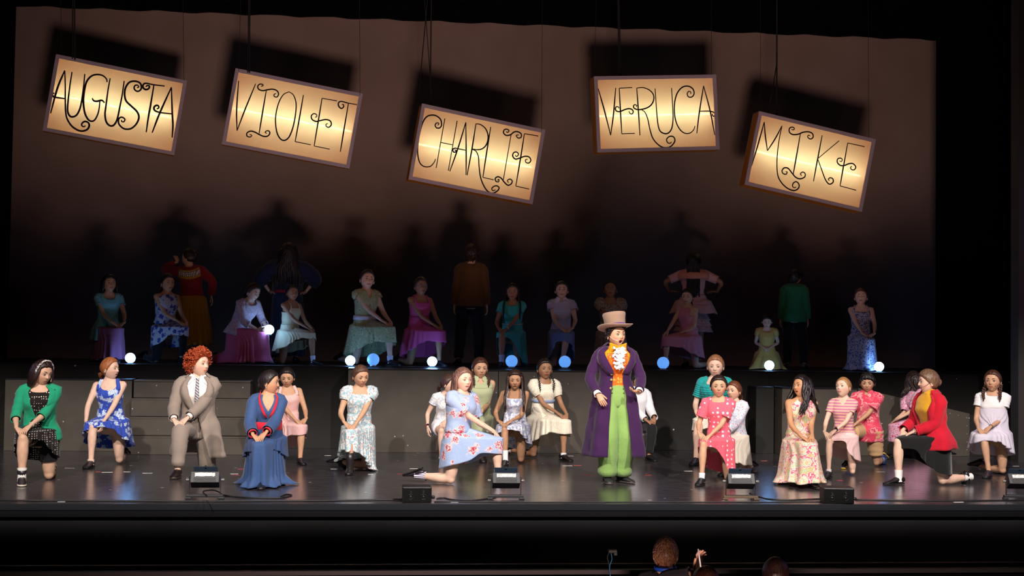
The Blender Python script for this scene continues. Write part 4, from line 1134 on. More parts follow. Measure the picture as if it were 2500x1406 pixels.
def headband(mat, r=.011):
    def fn(b):
        b.tube([np.array(hp(s * PI / 2, el, .016)) + np.array([0, -.022 - .01 * math.sin(el), 0]) for s, el in [(-1, e) for e in np.linspace(.0, 1.35, 8)] + [(1, e) for e in np.linspace(1.35, 0, 8)]], [(r, .006)] * 16, 8, side=(0, 1, 0))
        return 'headband', mat
    return on_head(fn)
def headset(s=1, c='2a2422'):
    def fn(b):
        b.tube([(s * .080, .015, .02), (s * .079, -.02, -.01), (s * .068, -.055, -.035), (s * .045, -.080, -.048)], .0018, 5); b.ball((s * .044, -.082, -.048), .004, 6)
        return 'headset_microphone', plain('mic_' + c, c, .5)
    return on_head(fn)
def earring(s=1):
    def fn(b): b.ball((s * .080, .008, -.04), .0055, 6); return 'earring', plain('earring', 'e8e6e0', .2, .5)
    return on_head(fn)
def watch(s, c='1a1a1e', band=None):
    def f(x):
        S, E, W, d = x['J']['arm'][s]; t = nrm(W - E); b = MB(); p = W - t * .012
        b.tube([p - t * .010, p + t * .010], .0245, 12, round_=False, caps=False); n = nrm(np.array((0, -.5, 1)) - t * np.dot((0, -.5, 1), t))
        b.obj('watch_strap', plain('strap_' + (band or c), band or c, .5), x['root'], solid=.002)
        q = MB(); q.box(p + n * .025, (.030, .028, .010), np.stack([np.cross(t, n), t, n], 1)); q.obj('wristwatch', plain('watch_' + c, c, .3), x['root'], False, bevel=.003)
    return f
def bangle(s, c='d8d4cc', r=.0045):
    def f(x):
        S, E, W, d = x['J']['arm'][s]; t = nrm(W - E); p = W - t * .01; a = nrm(np.cross(t, (0, 0, 1))); bb = np.cross(t, a)
        b = MB(); b.tube([p + (a * math.cos(q) + bb * math.sin(q)) * .0235 for q in np.linspace(0, 2 * PI, 15)], r, 5, round_=False); b.obj('bracelet', plain('bangle_' + c, c, .4), x['root'])
    return f
def tie(mat, shirt=None):
    def f(c):
        J = c['J']; b = MB(); P = []
        for t, w_ in ((.452, .018), (.435, .014), (.43, .012), (.36, .017), (.28, .021), (.20, .024), (.17, .022), (.15, .002)):
            m = J['tp'](0, t, .026); M = J['sp'](t)[1]; P.append([m + M @ np.array([-w_, 0, 0]), m + M @ np.array([0, -.006, 0]), m + M @ np.array([w_, 0, 0])])
        b.grid(P, False); b.obj('necktie', mat, c['root'], solid=.004)
    return f

# ------------------------------------------------------------------ the cast on the stage floor
GF = 'performers kneeling on the stage floor'
GB = 'performers on the rear platform'
F = fabric
def S(c, seed=0, rough=.85): return fabric('solid', (c,), 1, rough)
white_sock = ('f2eef0', .10); 
check = F('dots', ('1c1414', 'eadcd2'), .022)
person((93, 1172, 878), -4, [dress(check, front=.40, width=.8, sl=0, hem=.43, hemb=.18, flare=.1, amp=.012, thigh=.84, label='black and cream dotted dress'),
    jacket(F('solid', ('1f9d74',)), t0=-.06, stop=.12, sl=.66, name='cardigan', open_top=.62, open_low=.30, off=.022, soff=.016, flare=.15, buttons='1a3a2e', nbut=3, collar=False, ttop=.462),
    pants(S('101014'), L=.36, name='shorts', off=.008)],
    'person kneeling in a green cardigan over a black and white dotted dress with checked headband', GF, skin='fair',
    hair=('long', '2a1a16', dict(L=.27, front=False, n=50, cp=dict(part=-1), vol=.014)), head=(38, 14, 4), side=-1, lean=15, girth=1.14, over=1, shw=1.0,
    shoes=('high', '2a2428', 'e8dcc4', 'ece4d4'), socks=('f4f0ea', .09), fx=.12, toeout=-.1, extra=[headband(F('checks', ('f0e8e4', '1a1414'), .012)), headset(1, 'e8d8c8'), bangle(1)], kf=.40)
bluefl = F('floral', ('3350b8', 'dfe8f4', '8fb0e0', '2a3c96'), .075)
person((268, 1133, 872), -10, [dress(bluefl, front=.36, back=.42, width=.62, side=.36, hem=.44, hemb=.16, flare=.48, folds=12, amp=.035, thigh=.82, straps=(.78, .022, .36, .008, .37), waist=.15)],
    'person kneeling in a sleeveless blue dress printed with white flowers, auburn ponytail, looking right', GF, skin='pale',
    hair=('pony', 'a8663a', dict(L=.17, at=(0, .085, -.04), cp=dict(vol=.010))), head=(58, -2, 0), side=-1, lean=13, sway=-2, arm='sideknee', shoes=('flat', '3a3236'), socks=('e8c8b8', .02), fx=.13,
    face=dict(mouth=.5, brow=(.35, .17, .08), iris=(.12, .10, .08)))
suit = F('solid', ('97887e',)); 
person((480, 1155, 857), -4, [top(S('f4ece8'), t0=0, front=.455, back=.47, width=.5, sl=.99, name='dress_shirt', off=.010, soff=.008, collar=S('f6f0ee')), tie(F('ties', ('d8d4dc', '3a3642', '8a8490'), .028)),
    pants(suit, L=.95, off=.022, wide=.008, label='grey suit trousers'),
    jacket(suit, t0=-.30, stop=.14, sl=.93, off=.034, soff=.025, lapel=suit, flare=.18, open_low=.45, open_top=.55, buttons='3c3430', nbut=1, label='grey suit jacket', lw=.6)],
    'person kneeling in a loose grey suit, white shirt and striped tie, with curly orange hair', GF, skin='pale',
    hair=('curly', 'a8441e', dict(n=520, vol=.034, cr=.0085)), head=(48, -3, 0), side=-1, lean=13, over=1, girth=1.08, shw=1.08, shoes=('flat', '1c1214', '3a3028'), fx=.15,
    face=dict(brow=(.4, .16, .07)))
kim = F('solid', ('304876',)); kim2 = F('solid', ('35507e',), 1, .7); redc = S('d02038')
def kimono_edge(c):
    J = c['J']; b = MB()
    for s in (-1, 1):
        b.grid([[J['tp'](s * g_, t, .026), J['tp'](s * (g_ + .16), t, .030)] for g_, t in ((.02, .24), (.18, .30), (.38, .37), (.62, .43), (.95, .463), (1.9, .478), (3.1, .478))], False)
    b.obj('neck_band', redc, c['root'], solid=.005)
    for s in (-1, 1):
        Sx, E_, W, d = J['arm'][s]; t = nrm(W - E_); p = W - t * .03
        q = MB(); q.tube([p - t * .014, p, p + t * .014], [.044, .046, .048], 12, round_=False, caps=False); q.obj('cuff', redc, c['root'], solid=.004)
person((650, 1182, 903), 2, [dress(kim2, front=.30, back=.46, width=.55, vee=True, sl=.92, hem=.02, hemb=.01, flare=.20, folds=16, amp=.05, thigh=1, trail=.12, soff=.022, sflare=.02, off=.018, tent=0) if False else
      dress(kim2, front=.30, back=.46, width=.55, vee=True, sl=.92, hem=.02, hemb=.01, flare=.07, folds=16, amp=.06, thigh=1, trail=.16, soff=.022, sflare=.03, off=.018, label='long blue wrap dress'),
      skirt(kim, .13, hem=.40, hemb=.26, flare=.35, folds=10, amp=.03, thigh=.7, name='overskirt', off=.03), kimono_edge,
      sash(redc, .10, .19, off=.030, label='wide red sash'),
      lambda c: MB().box(c['J']['tp'](.35, .145, .045), (.035, .02, .085)).obj('sash_knot', redc, c['root'], bevel=.006)],
    'person kneeling in a long blue robe with red collar and sash', GF, skin='tan', hair=('bun', '1e1618', dict(at=(0, .095, -.035), r=.027, cp=dict(part=1))), head=(72, 4, 0), side=-1, lean=10, fx=.05,
    over=1, extra=[headset(1), earring(-1)], kf=.36)
person((702, 1126, 897), 8, [dress(F('solid', ('e8b8b4',)), front=.37, width=.7, side=.36, hem=.36, hemb=.14, flare=.12, folds=12, amp=.025, straps=(.78, .022, .36, .008, .37), slant=.06)],
    'person in a pale pink sleeveless dress kneeling behind the blue robe', GF, skin='tan', hair=('pony', '1c1414', dict(cp=dict(part=.01))), head=(-6, 13, 0), side=1, lean=12, sway=-4, shoes=('flat', '201c20'))
teal_fl = F('blotch', ('e6ecec', 'a4c8d4', 'cc9494', '7faab8'), .032)
person((874, 1148, 890), 4, [dress(teal_fl, front=.385, back=.40, width=1.0, sl=.20, puff=.018, hem=.22, hemb=.01, flare=.10, folds=18, amp=.045, thigh=1, slant=.10, top=.405, waist=.16, sleeves=(1, 1), straps=(.85, .006, .39, .003, .39), trail=.05, soff=.014)],
    'person kneeling in a long white and teal flowered off-shoulder dress with black ankle boots', GF, skin='warm', hair=('pony', '5a4032', dict(L=.08, at=(-.01, .09, .01), cp=dict(vol=.009))), head=(24, 16, -4), side=-1, lean=13, over=-1,
    shoes=('boot', '242022'), rshin=52, fx=.12, arms={})
whitefl = F('blotch', ('eef0f4', 'c8d2e4', 'e4d8c8'), .03)
person((1083, 1127, 913), 12, [pants(S('ece8f0'), L=.28, off=.022, name='shorts', label='white shorts'), top(whitefl, t0=-.10, front=.43, back=.45, sl=.22, soff=.016, flare=.1, label='white short sleeved shirt')],
    'person crouching in white shirt and shorts with a pink wristwatch, one arm hanging down', GF, skin='pale', hair=('pony', '4a3430', dict(L=.12, at=(0, .09, -.03))), head=(62, 4, 0), side=-1, lean=24,
    arms={-1: ((-.13, -.10, -.47), (0, -.1, -1), (-.2, 1, 0), 'S'), 1: 'knee'}, shoes=('flat', '2a2624'), socks=('f0c8c0', .02), kf=.30, fx=.1, extra=[watch(-1, '1c1420', 'd03a5a')], girth=.95)
rose = F('floral', ('a4b8de', 'e0c8cc', 'b83a50', 'a0b4da'), .115)
def stripe_sock(c): return F('stripes', ('efe8f0', '4a2c66'), .022)
person((1116, 1180, 897), 66, [dress(rose, front=.43, back=.45, width=.6, sl=.42, hem=.33, hemb=.16, flare=.16, folds=8, amp=.012, thigh=1, waist=.10, soff=.028, sflare=.02, off=.018, side=.45, label='pale blue dress printed with red roses')],
    'person kneeling in profile in a pale blue dress printed with red roses and striped socks', GF, skin='pale', hair=('long', '7a5a50', dict(L=.14, front=False, n=40, rng=(75, 285), cp=dict(part=1), y0=.07, spread=1)), head=(34, 0, 0), side=1,
    lean=8, twist=-22, girth=1.12, over=-1, shoes=('flat', '26222a'), socks=(('stripes', ('efe8f0', '4a2c66'), .020), .08), fx=.12, kf=.40, face=dict(brow=(.35, .2, .14), iris=(.1, .12, .14), mouth=.3))
person((1166, 1119, 872), 12, [dress(F('solid', ('b3ba92',)), front=.38, back=.46, width=.5, vee=True, side=.40, hem=.34, hemb=.06, flare=.08, folds=10, amp=.02, label='sage green sleeveless dress', waist=.12),
      top(F('solid', ('b3ba92',)), t0=.36, front=.40, vee=True, width=.5, sl=0, name='collar_yoke', off=.017, side=.41, collar=S('b8c09a'))],
    'person in a sage green sleeveless collared dress kneeling behind the rose print dress', GF, skin='warm', hair=('braids', '4a2a1e', dict(L=.16, r=.013)), head=(14, 6, 0), side=-1, lean=9, girth=1.08, fx=.03, hb=.08)
lil = F('blotch', ('e6e6f2', 'a8b0d2', 'f2f0f6'), .035)
person((1256, 1131, 902), -3, [dress(lil, front=.375, back=.40, width=.9, side=.37, hem=.44, hemb=.17, flare=.36, folds=14, amp=.035, straps=(.70, .006, .37, .003, .37), thigh=.80, waist=.17, top=.385)],
    'person kneeling in a white and lilac strappy dress with long straight dark brown hair', GF, skin=(.48, .25, .14), hair=('long', '33201c', dict(L=.33, front=True, n=64, rng=(58, 302), wav=.003, cp=dict(part=.01), spread=1.0)), head=(2, 8, 0), side=-1, lean=22,
    arm='clasp', over=1, shoes=('flat', '1c181c'), socks=('f0ecec', .12), fx=.09, rkx=.08, face=dict(mouth=.45), girth=.93)
cream = F('dots', ('ece2d0', 'c8b490'), .016)
person((1322, 1118, 875), 24, [dress(cream, front=.41, back=.45, width=.8, sl=.30, puff=.022, hem=.33, hemb=.12, flare=.30, folds=16, amp=.03, waist=.20, label='cream dotted puff sleeve dress'), sash(S('8ea0c4'), .20, .235, off=.022, name='ribbon', label='pale blue waist ribbon')],
    'person kneeling in a cream puff-sleeved dress with blue waist ribbon and thin braids', GF, skin='brown', hair=('braids', '1c1212', dict(L=.20, r=.009)), head=(16, -2, 0), side=1, lean=11, over=-1, shoes=('flat', '1a1618'), socks=('e8e0e4', .02), girth=.93, rshin=25)
# --- singer in the hat
pur = F('velvet', ('32123f', '3e1b4c'), 1, .85, .08); gold = S('e0960e'); lime = F('velvet', ('82a658', '8eb264'))
def coat(c):
    J = c['J']; b = MB(); off = .040
    def gapf(t): return .26 + .62 * max(0, (t - .22) / .22) ** .9 if t > .22 else .26 + .10 * min(1, (.22 - t) / .5)
    P = []; n = 60; m = 40; t0, t1 = -.60, .468
    for i in range(m):
        t = t0 + (t1 - t0) * i / (m - 1); g0 = gapf(t); row = []
        for j in range(n + 1):
            a = g0 + (2 * PI - 2 * g0) * j / n; dep = max(0, .14 - t); o = off + .17 * dep + .016 * min(1, dep / .3) * math.sin(a * 7 + 1) + .004 * math.sin(a * 4 + t * 30)
            v = J['tp'](a, max(t, -.06), o); 
            if t < -.06: v = v + np.array([0, 0, t + .06])
            row.append(v)
        P.append(row)
    b.grid(P, False)
    for s in (-1, 1): sleeve(b, J, s, .93, .021, 0, n=14, wob=.05)
    o = b.obj('coat', pur, c['root'], label='long purple velvet frock coat', solid=.008)
    for s in (-1, 1):
        q = MB(); rows = []
        for u in np.linspace(0, 1, 10):
            t = .20 + .262 * u; g0 = gapf(t); wd = .72 * math.sin(PI * min(1, .12 + u * .80)) ** .8
            rows.append([J['tp'](s * (g0 - .04), t, off + .008), J['tp'](s * (g0 + wd * .5), t + .004, off + .022), J['tp'](s * (g0 + wd), t - .012 * u, off + .016)])
        q.grid(rows, False); q.obj('lapel', pur, o, True, solid=.006)
    q = MB(); q.grid([[J['tp'](PI + a * .82, .452, off + .012), J['tp'](PI + a * .82, .480, off + .006), J['tp'](PI + a * .82, .50, off - .012)] for a in np.linspace(-2.4, 2.4, 21)], False); q.obj('collar', pur, o, True, solid=.006)
    for t in (.20, .145, .065):
        p = J['tp'](-.36, t, off + .010); q = MB(); q.tube([p, p + np.array([0, -.007, 0])], .014, 12, round_=False); q.obj('button', plain('coat_button', 'a89474', .35, .4), o)
    P = []
    q = MB(); q.grid([[J['tp'](2 * PI * j / 40, .10, off + .012 + z) for j in range(40)] for z in (0,)] * 2, True)
def vest(c):
    J = c['J']; b = MB(); rows = []
    for t in np.linspace(-.02, .40, 16):
        w_ = .62; rows.append([J['tp'](a, t, .020 + .002 * math.sin(a * 9)) for a in np.linspace(-w_, w_, 13)])
    b.grid(rows, False); o = b.obj('waistcoat', F('floral', ('e8681c', 'f08c34', 'f8b050', 'e05c14'), .03), c['root'], label='orange patterned waistcoat', solid=.006)
    for s in (-1, 1):
        for t in (.02, .06):
            p = J['tp'](s * .28, t, .025); q = MB(); q.tube([p, p + np.array([0, -.005, 0])], .006, 8); q.obj('button', plain('vest_button', '3a2a1c', .4), o)
def cravat(c):
    J = c['J']; b = MB(); R = c['rnd']; p0 = J['tp'](0, .44, .03)
    for i in range(34):
        u = i / 33; t = .445 - .19 * u; w_ = .028 + .035 * math.sin(PI * min(1, u * 1.1 + .15)); p = J['tp'](0, t, .040) + np.array([R.uniform(-w_, w_) * .8, -R.uniform(.0, .03), R.uniform(-.008, .008)])
        pts = [p + np.array([(q - .5) * .058, -.010 * math.sin(q * 9 + i), .010 * math.sin(q * 7 + i * 2)]) for q in np.linspace(0, 1, 8)]
        b.tube(pts, [(.016 + .004 * math.sin(k_ * 2), .0035) for k_ in range(8)], 6, side=(0, .5, 1), round_=False)
    b.obj('cravat', S('f6f4f2'), c['root'], label='white ruffled lace cravat')
    b = MB(); cN, M = J['sp'](.475); b.tube([cN + M @ np.array([.058 * math.sin(a), -.055 * math.cos(a), 0]) for a in np.linspace(0, 2 * PI, 21)], [(.020, .007)] * 21, 8, side=(0, 0, 1), round_=False); b.obj('neckerchief', gold, c['root'])
    b = MB(); pc = cN + M @ np.array([.005, -.078, -.018])
    for s in (-1, 1): b.grid([[pc + np.array([s * u * .085, -.012 * math.sin(PI * u) - .004 * math.sin(8 * v), (v - .5) * (.03 + .075 * u) - .010 * u]) for v in np.linspace(0, 1, 7)] for u in np.linspace(0, 1, 7)], False)
    b.ball(pc + np.array([0, -.008, 0]), .014, 8); b.obj('bow_tie', gold, c['root'], label='golden yellow bow', solid=.006)
def cuffs(c):
    for s in (-1, 1):
        S_, E_, W, d = c['J']['arm'][s]; t = nrm(W - E_); p = W - t * .012; q = MB(); q.tube([p - t * .022, p, p + t * .022], [(.033, .031), (.037, .034), (.041, .038)], 14, round_=False, caps=False); q.obj('cuff', S('f4f2f2'), c['root'], solid=.004)
def hat(c):
    HMx, HC = c['HM'], c['HC']; tilt = rotx(-.13)
    def put(b, nm, mt, par, **k):
        V = np.concatenate(b.v) @ tilt.T @ HMx.T + HC; b2 = MB(); b2.add(V, b.f); return b2.obj(nm, mt, par, **k)
    z = .062; n = 36; felt = F('velvet', ('947866', 'a08472')); R = [(.088, 0), (.089, .05), (.094, .10), (.100, .128), (.096, .136), (.06, .139), (.005, .139)]
    b = MB(); b.grid([[(r * math.sin(2 * PI * j / n), -r * 1.06 * math.cos(2 * PI * j / n), z + h) for j in range(n)] for r, h in R], True, False, True)
    o = put(b, 'top_hat', felt, c['root'], label='tan felt top hat')
    b = MB(); rows = []
    for r, dz in ((.080, .002), (.10, -.004), (.125, -.004), (.148, .006), (.150, .012), (.144, .012), (.125, .003), (.10, .003), (.086, .008)):
        rows.append([(r * math.sin(2 * PI * j / n), -r * 1.12 * math.cos(2 * PI * j / n), z + dz + .022 * abs(math.sin(2 * PI * j / n)) ** 2 * (r / .15) ** 2) for j in range(n)])
    b.grid(rows, True); put(b, 'brim', felt, o)
    b = MB(); b.grid([[(r * math.sin(2 * PI * j / n), -r * 1.06 * math.cos(2 * PI * j / n), z + h) for j in range(n)] for r, h in ((.090, .006), (.0935, .008), (.0945, .034), (.092, .036))], True); put(b, 'hat_band', F('velvet', ('4c2280', '5a2c90')), o, label='purple ribbon band')
singer = person((1499, 1178, 786), 14, [pants(lime, L=.985, off=.030, wide=.05, wob=.04, label='lime green corduroy trousers'), vest, coat, cravat, cuffs, top(gold, t0=.26, front=.452, back=.46, width=.5, sl=0, name='collar_shirt', off=.012)],
    'person standing in a purple frock coat, orange waistcoat, lime trousers and tan top hat, singing', 'lead singer', pose='stand', skin='warm',
    hair=('curly', '1c1212', dict(n=90, vol=.014, cr=.009)), head=(34, -4, 0), feet={-1: (-.075, -.02), 1: (.085, .03)}, turn={-1: -.1, 1: .5},
    arms={-1: ((-.03, -.20, -.46), (.35, -.6, -.75), (-.5, .7, 0), 'S'), 1: ((-.04, -.27, -.36), (-.85, -.5, .05), (.6, .6, -.2), 'S')}, palm={1: (0, .3, -1), -1: (-.5, -.5, .6)},
    shoes=('high', '2a2a2e', '4a4440', '2a2a2e'), face=dict(mouth=1.1, brow=(.05, .03, .02)), extra=[hat, headset(-1, 'e8d8c8')], shw=1.04)
person((1549, 1118, 903), 25, [top(S('ece8ec'), t0=-.14, front=.44, sl=.95, soff=.026, off=.024, flare=.1, collar=S('f0ecf0'), label='white long sleeved shirt'), pants(S('17161a'), L=.96, off=.020)],
    'person in a white shirt and black trousers kneeling hidden behind the purple coat', GF, skin='brown', hair=('short', '15100f', {}), head=(50, 0, 0), side=1, lean=8, fx=.02, shoes=('flat', '1a1818'))
tealr = F('solid', ('1f9c9c',))
def ruffles(c):
    J = c['J']; b = MB()
    for i in range(17):
        t = .05 + .0235 * i; rows = []
        for dz, o_ in ((.006, .014), (-.014, .021), (-.030, .024)):
            rows.append([J['tp'](2 * PI * j / 60, min(.455, t + dz), o_ + .003 * math.sin(j * 1.9 + i)) for j in range(60)])
        if t < .40: b.grid(rows, True)
    for s in (-1, 1):
        Sx, E_, W, d = J['arm'][s]; ax = nrm(E_ - Sx)
        for i in range(7):
            p = Sx + ax * (.015 + .022 * i); b.tube([p, p + ax * .012, p + ax * .02], [.052, .059, .063], 20, round_=False, caps=False)
    b.obj('ruffles', tealr, c['root'], solid=.002, label='rows of teal ruffles')
person((1746, 1128, 866), -8, [top(tealr, t0=-.03, front=.37, back=.42, width=.75, sl=.30, soff=.015, label='teal ruffled top'), ruffles, skirt(S('eadfd0'), .08, hem=.40, hemb=.18, flare=.2, thigh=.82)],
    'tall person kneeling in a teal ruffled top behind the coral dotted dress', GF, skin='pale', hair=('bun', '9a6a4c', dict(at=(0, .09, .03), r=.03)), head=(-4, 4, 0), side=-1, lean=6, fx=.15, girth=1.08, shoes=('flat', '1c2030'), over=-1, face=dict(brow=(.35, .2, .12)), hb=.1)
person((1754, 1176, 915), -6, [dress(F('dots', ('ee6478', 'f0d8e4'), .052), front=.41, back=.44, width=.95, sl=.36, hem=.40, hemb=.10, flare=.16, folds=8, amp=.022, waist=.10, soff=.020, sflare=.02, thigh=.82, slant=.07)],
    'small smiling person kneeling in a coral pink dotted dress with white socks', GF, skin='warm', hair=('pony', '2c1a18', dict(L=.2, at=(-.02, .085, -.05), cp=dict(part=.01))), head=(2, 2, 0), side=-1, lean=11, over=-1, girth=.9, fx=.14,
    shoes=('flat', '1a1a20'), socks=('f4f0f4', .06), face=dict(lips=(.62, .20, .18), smile=.006), hb=.03)
person((1793, 1156, 930), -20, [top(F('blotch', ('e2e4f0', 'c8d4e8', 'd88890', '8aa8c8'), .03), t0=-.02, front=.43, sl=.9, soff=.022, off=.020, name='cardigan'), skirt(S('efe4d4'), .08, hem=.18, hemb=.10, flare=.25, amp=.02)],
    'person in a white flowered cardigan and cream skirt peeking out behind the coral dress', GF, skin='fair', hair=('pony', '6a3c28', dict(L=.14, at=(.0, .085, -.02))), head=(-34, 0, 0), side=-1, lean=5, fx=0, kf=.3, shoes=('flat', '242020'))
pais = F('paisley', ('ead0c8', 'e8ac70', 'd4607e', 'b8c4a0', 'f0cc90'), .105)
person((1950, 1181, 915), 33, [dress(pais, front=.42, back=.42, width=.7, side=.38, hem=.06, hemb=.02, flare=.26, folds=12, amp=.05, waist=.10, trail=.14, off=.016, label='long pink and orange paisley dress')],
    'person kneeling in a long sleeveless paisley dress with loose dark curls, head thrown back left', GF, skin=(.50, .25, .13), hair=('long', '1a1214', dict(L=.25, front=True, n=70, rng=(60, 300), wav=.02, rad=.012, spread=1.25)), head=(-46, -8, -8), side=-1,
    lean=12, twist=-12, over=1, girth=1.02, shoes=('flat', '1a1412', '0c0a0a', '6a5a50'), fx=.10, face=dict(mouth=.5), hairturn=.9)
stp = F('stripes', ('d8889c', 'f0c4a8', 'b86aa0'), .036)
person((2060, 1160, 920), -8, [top(stp, t0=-.02, front=.38, back=.44, width=.5, vee=True, sl=.26, soff=.010, label='pink and peach striped shirt'), skirt(S('f0c8c4'), .06, hem=.44, hemb=.17, flare=.22, folds=8, amp=.02, thigh=.80, slant=.05)],
    'small person kneeling in a pink striped shirt and pale pink skirt with black wristwatch', GF, skin='pale', hair=('bun', 'a4764c', dict(at=(0, .095, .0), r=.02, cp=dict(vol=.008))), head=(-32, -12, -4), side=-1, lean=11, girth=.86, fx=.12,
    over=1, shoes=('flat', '28262c'), socks=('e8dce0', .03), extra=[watch(1, '16161a')], face=dict(brow=(.4, .25, .15)), rshin=18)
hawa = F('paisley', ('d8405c', 'f0a0a0', 'd8405c', 'e06478', 'd8405c'), .16)
khaki = S('c8a074')
person((2119, 1138, 910), -14, [pants(khaki, L=.42, off=.028, wide=.02, name='shorts', label='khaki knee shorts'), top(hawa, t0=-.14, front=.43, back=.46, width=.45, vee=True, sl=.36, soff=.026, off=.024, sflare=.02, flare=.1, collar=S('d8485e'), label='red and pink patterned shirt')],
    'boy kneeling in a red patterned shirt and khaki shorts with blue and yellow trainers', GF, skin='tan', hair=('short', '14100f', dict(n=240, vol=.014, cp=dict(bang=10))), head=(-2, 9, 0), side=-1, lean=9, fx=.14, over=1,
    shoes=('high', '2c3c6c', 'e8b83c', 'c8c4a0'), socks=('7a86a8', .16), face=dict(brow=(.03, .02, .015)))
person((2240, 1120, 906), -70, [dress(F('blotch', ('e8a4b8', 'e0c0e0', 'c03a58'), .03), front=.44, sl=.55, puff=.03, hem=.25, hemb=.12, flare=.2, soff=.03, off=.02)],
    'person in a pink flowered blouse almost hidden behind the red blazer', GF, skin='fair', hair=('long', '2a1a16', dict(L=.2, wav=.015, front=True)), head=(-150, 0, 0), side=1, lean=10, twist=20, shoes=('flat', '18161a'), socks=('c8a8d8', .1), girth=.9, kf=.30)
mus = F('velvet', ('d8980c', 'e8ac24')); redb = F('solid', ('c0122c',))
person((2279, 1182, 902), -46, [top(mus, t0=.02, front=.478, back=.48, width=.3, topz=.482, sl=0, off=.016, name='turtleneck', label='mustard yellow ribbed turtleneck'), 
      lambda c: MB().tube([c['J']['sp'](t)[0] for t in (.46, .48, .50, .515)], [.066, .060, .058, .060], 18, round_=False, caps=False).obj('turtleneck_collar', mus, c['root'], solid=.004),
      skirt(F('velvet', ('0c0c0e', '141416')), .06, hem=.38, hemb=.12, flare=.12, folds=10, amp=.03, thigh=.86, label='black velvet skirt', slant=.06),
      jacket(redb, t0=-.09, stop=.02, sl=.93, off=.034, soff=.030, lapel=redb, flare=.2, open_top=.85, open_low=.3, buttons='3a1a10', nbut=1, label='bright red blazer', lw=.55)],
    'person kneeling in profile in a red blazer over a mustard turtleneck and black skirt', GF, skin='pale', hair=('bun', '6e5442', dict(at=(0, .10, .0), r=.036, cp=dict(vol=.014, bang=8))), head=(-72, 2, 0), side=-1, lean=12, girth=1.08, shw=1.04, twist=-6,
    arm='clasp', shoes=('flat', '1c1a1c'), socks=('f2eeec', .08), fx=.10, tuck=True, extra=[headset(1)], kf=.37, hb=.08)
person((2425, 1158, 903), -4, [dress(F('solid', ('e2daea',)), front=.42, back=.45, width=.75, sl=.22, soff=.016, hem=.41, hemb=.20, flare=.34, folds=14, amp=.035, waist=.30, thigh=.80, off=.020),
      top(S('f6f2f4'), t0=.27, front=.42, width=.75, sl=.22, soff=.019, off=.024, name='yoke', label='white yoke')],
    'person kneeling at far right in a white smocked short-sleeved dress with braided hair', GF, skin='warm', hair=('braids', '4a2c20', dict(L=.17, r=.015)), head=(-14, -2, 0), side=-1, lean=12, fx=.02, over=1, shoes=('flat', '2c2830'), rshin=48, girth=.92,
    extra=[headset(1), bangle(1, '241c1c', .003)], face=dict(brow=(.08, .05, .03)), hb=.03)

# ------------------------------------------------------------------ the back row on the rear platform
PZ = 1.03
def back(x, topy, yaw, clothes, label, depth=18.2, **k):
    k.setdefault('fine', False); k.setdefault('shoes', ('flat', '121216'))
    return person((x, 0, topy), yaw, clothes, label, GB, base_z=PZ, depth=depth, **k)
back(281, 670, 10, [top(S('6fb0b4'), t0=-.16, front=.39, width=.8, sl=.24, flare=.2, off=.016, label='pale teal t-shirt'), skirt(S('a86a90'), .02, hem=.06, hemb=.02, flare=.08, amp=.035, trail=.05)],
     'person kneeling at the left end in a pale teal t-shirt and long mauve skirt', skin='tan', hair=('long', '171012', dict(L=.16, front=False, n=30, cp=dict(bang=6))), head=(18, -6, 0), side=1, lean=12, arm='clasp', fx=.03)
back(420, 668, 26, [pants(S('101014'), L=.97, off=.006, name='leggings'), dress(F('floral', ('b8b4ba', '3c4a94', '2c3880', '6a76b8'), .07), front=.43, width=.6, side=.40, hem=.38, hemb=.18, flare=.12, amp=.012, folds=8, off=.018, waist=.10)],
     'person kneeling in a sleeveless tunic with blue flowers and black leggings', skin='tan', hair=('pony', '21161a', dict(L=.2, cp=dict(vol=.010))), head=(26, 0, 0), side=1, lean=9, over=-1, fx=.05, extra=[earring(-1)])
sw = S('8e1a26'); 
def yoke(c):
    J = c['J']
    for nm, t0_, t1_, mt in (('yoke_band', .30, .335, S('b8862c')), ('yoke_pattern', .335, .405, F('checks', ('ece4d8', '5a3030'), .016)), ('yoke_band', .405, .425, S('b8862c'))):
        b = MB(); b.grid([[J['tp'](2 * PI * j / 60, t - .03 + .045 * abs(math.sin(2 * PI * j / 60)) ** 1.5 + (.006 * (j % 2) if nm == 'yoke_band' else 0), .034 + .003 * (t > .31)) for j in range(60)] for t in np.linspace(t0_, t1_, 5)], True); b.obj(nm, mt, c['root'], solid=.002)
back(484, 607, 176, [skirt(S('b07c1c'), .12, hem=.26, hemb=.24, flare=.28, folds=20, amp=.03, label='long mustard pleated skirt'), top(sw, t0=.06, front=.44, sl=.92, soff=.028, off=.030, name='sweater', label='dark red sweater', topz=.475), yoke],
     'person standing turned away in a red patterned-yoke sweater and mustard skirt, hand raised to face', depth=18.7, pose='stand', skin='fair', hair=('bun', '2a1a18', dict(at=(0, .085, .055), r=.036)), head=(-120, -6, 0), sway=6,
     arms={1: ((.06, -.16, .21), (.2, -.5, .7), (1, -.2, -.3), 'S'), -1: ((-.17, -.02, -.44), (-.25, 0, -1), (-.5, .5, 0), 'S')}, feet={-1: (-.13, 0), 1: (.13, 0)})
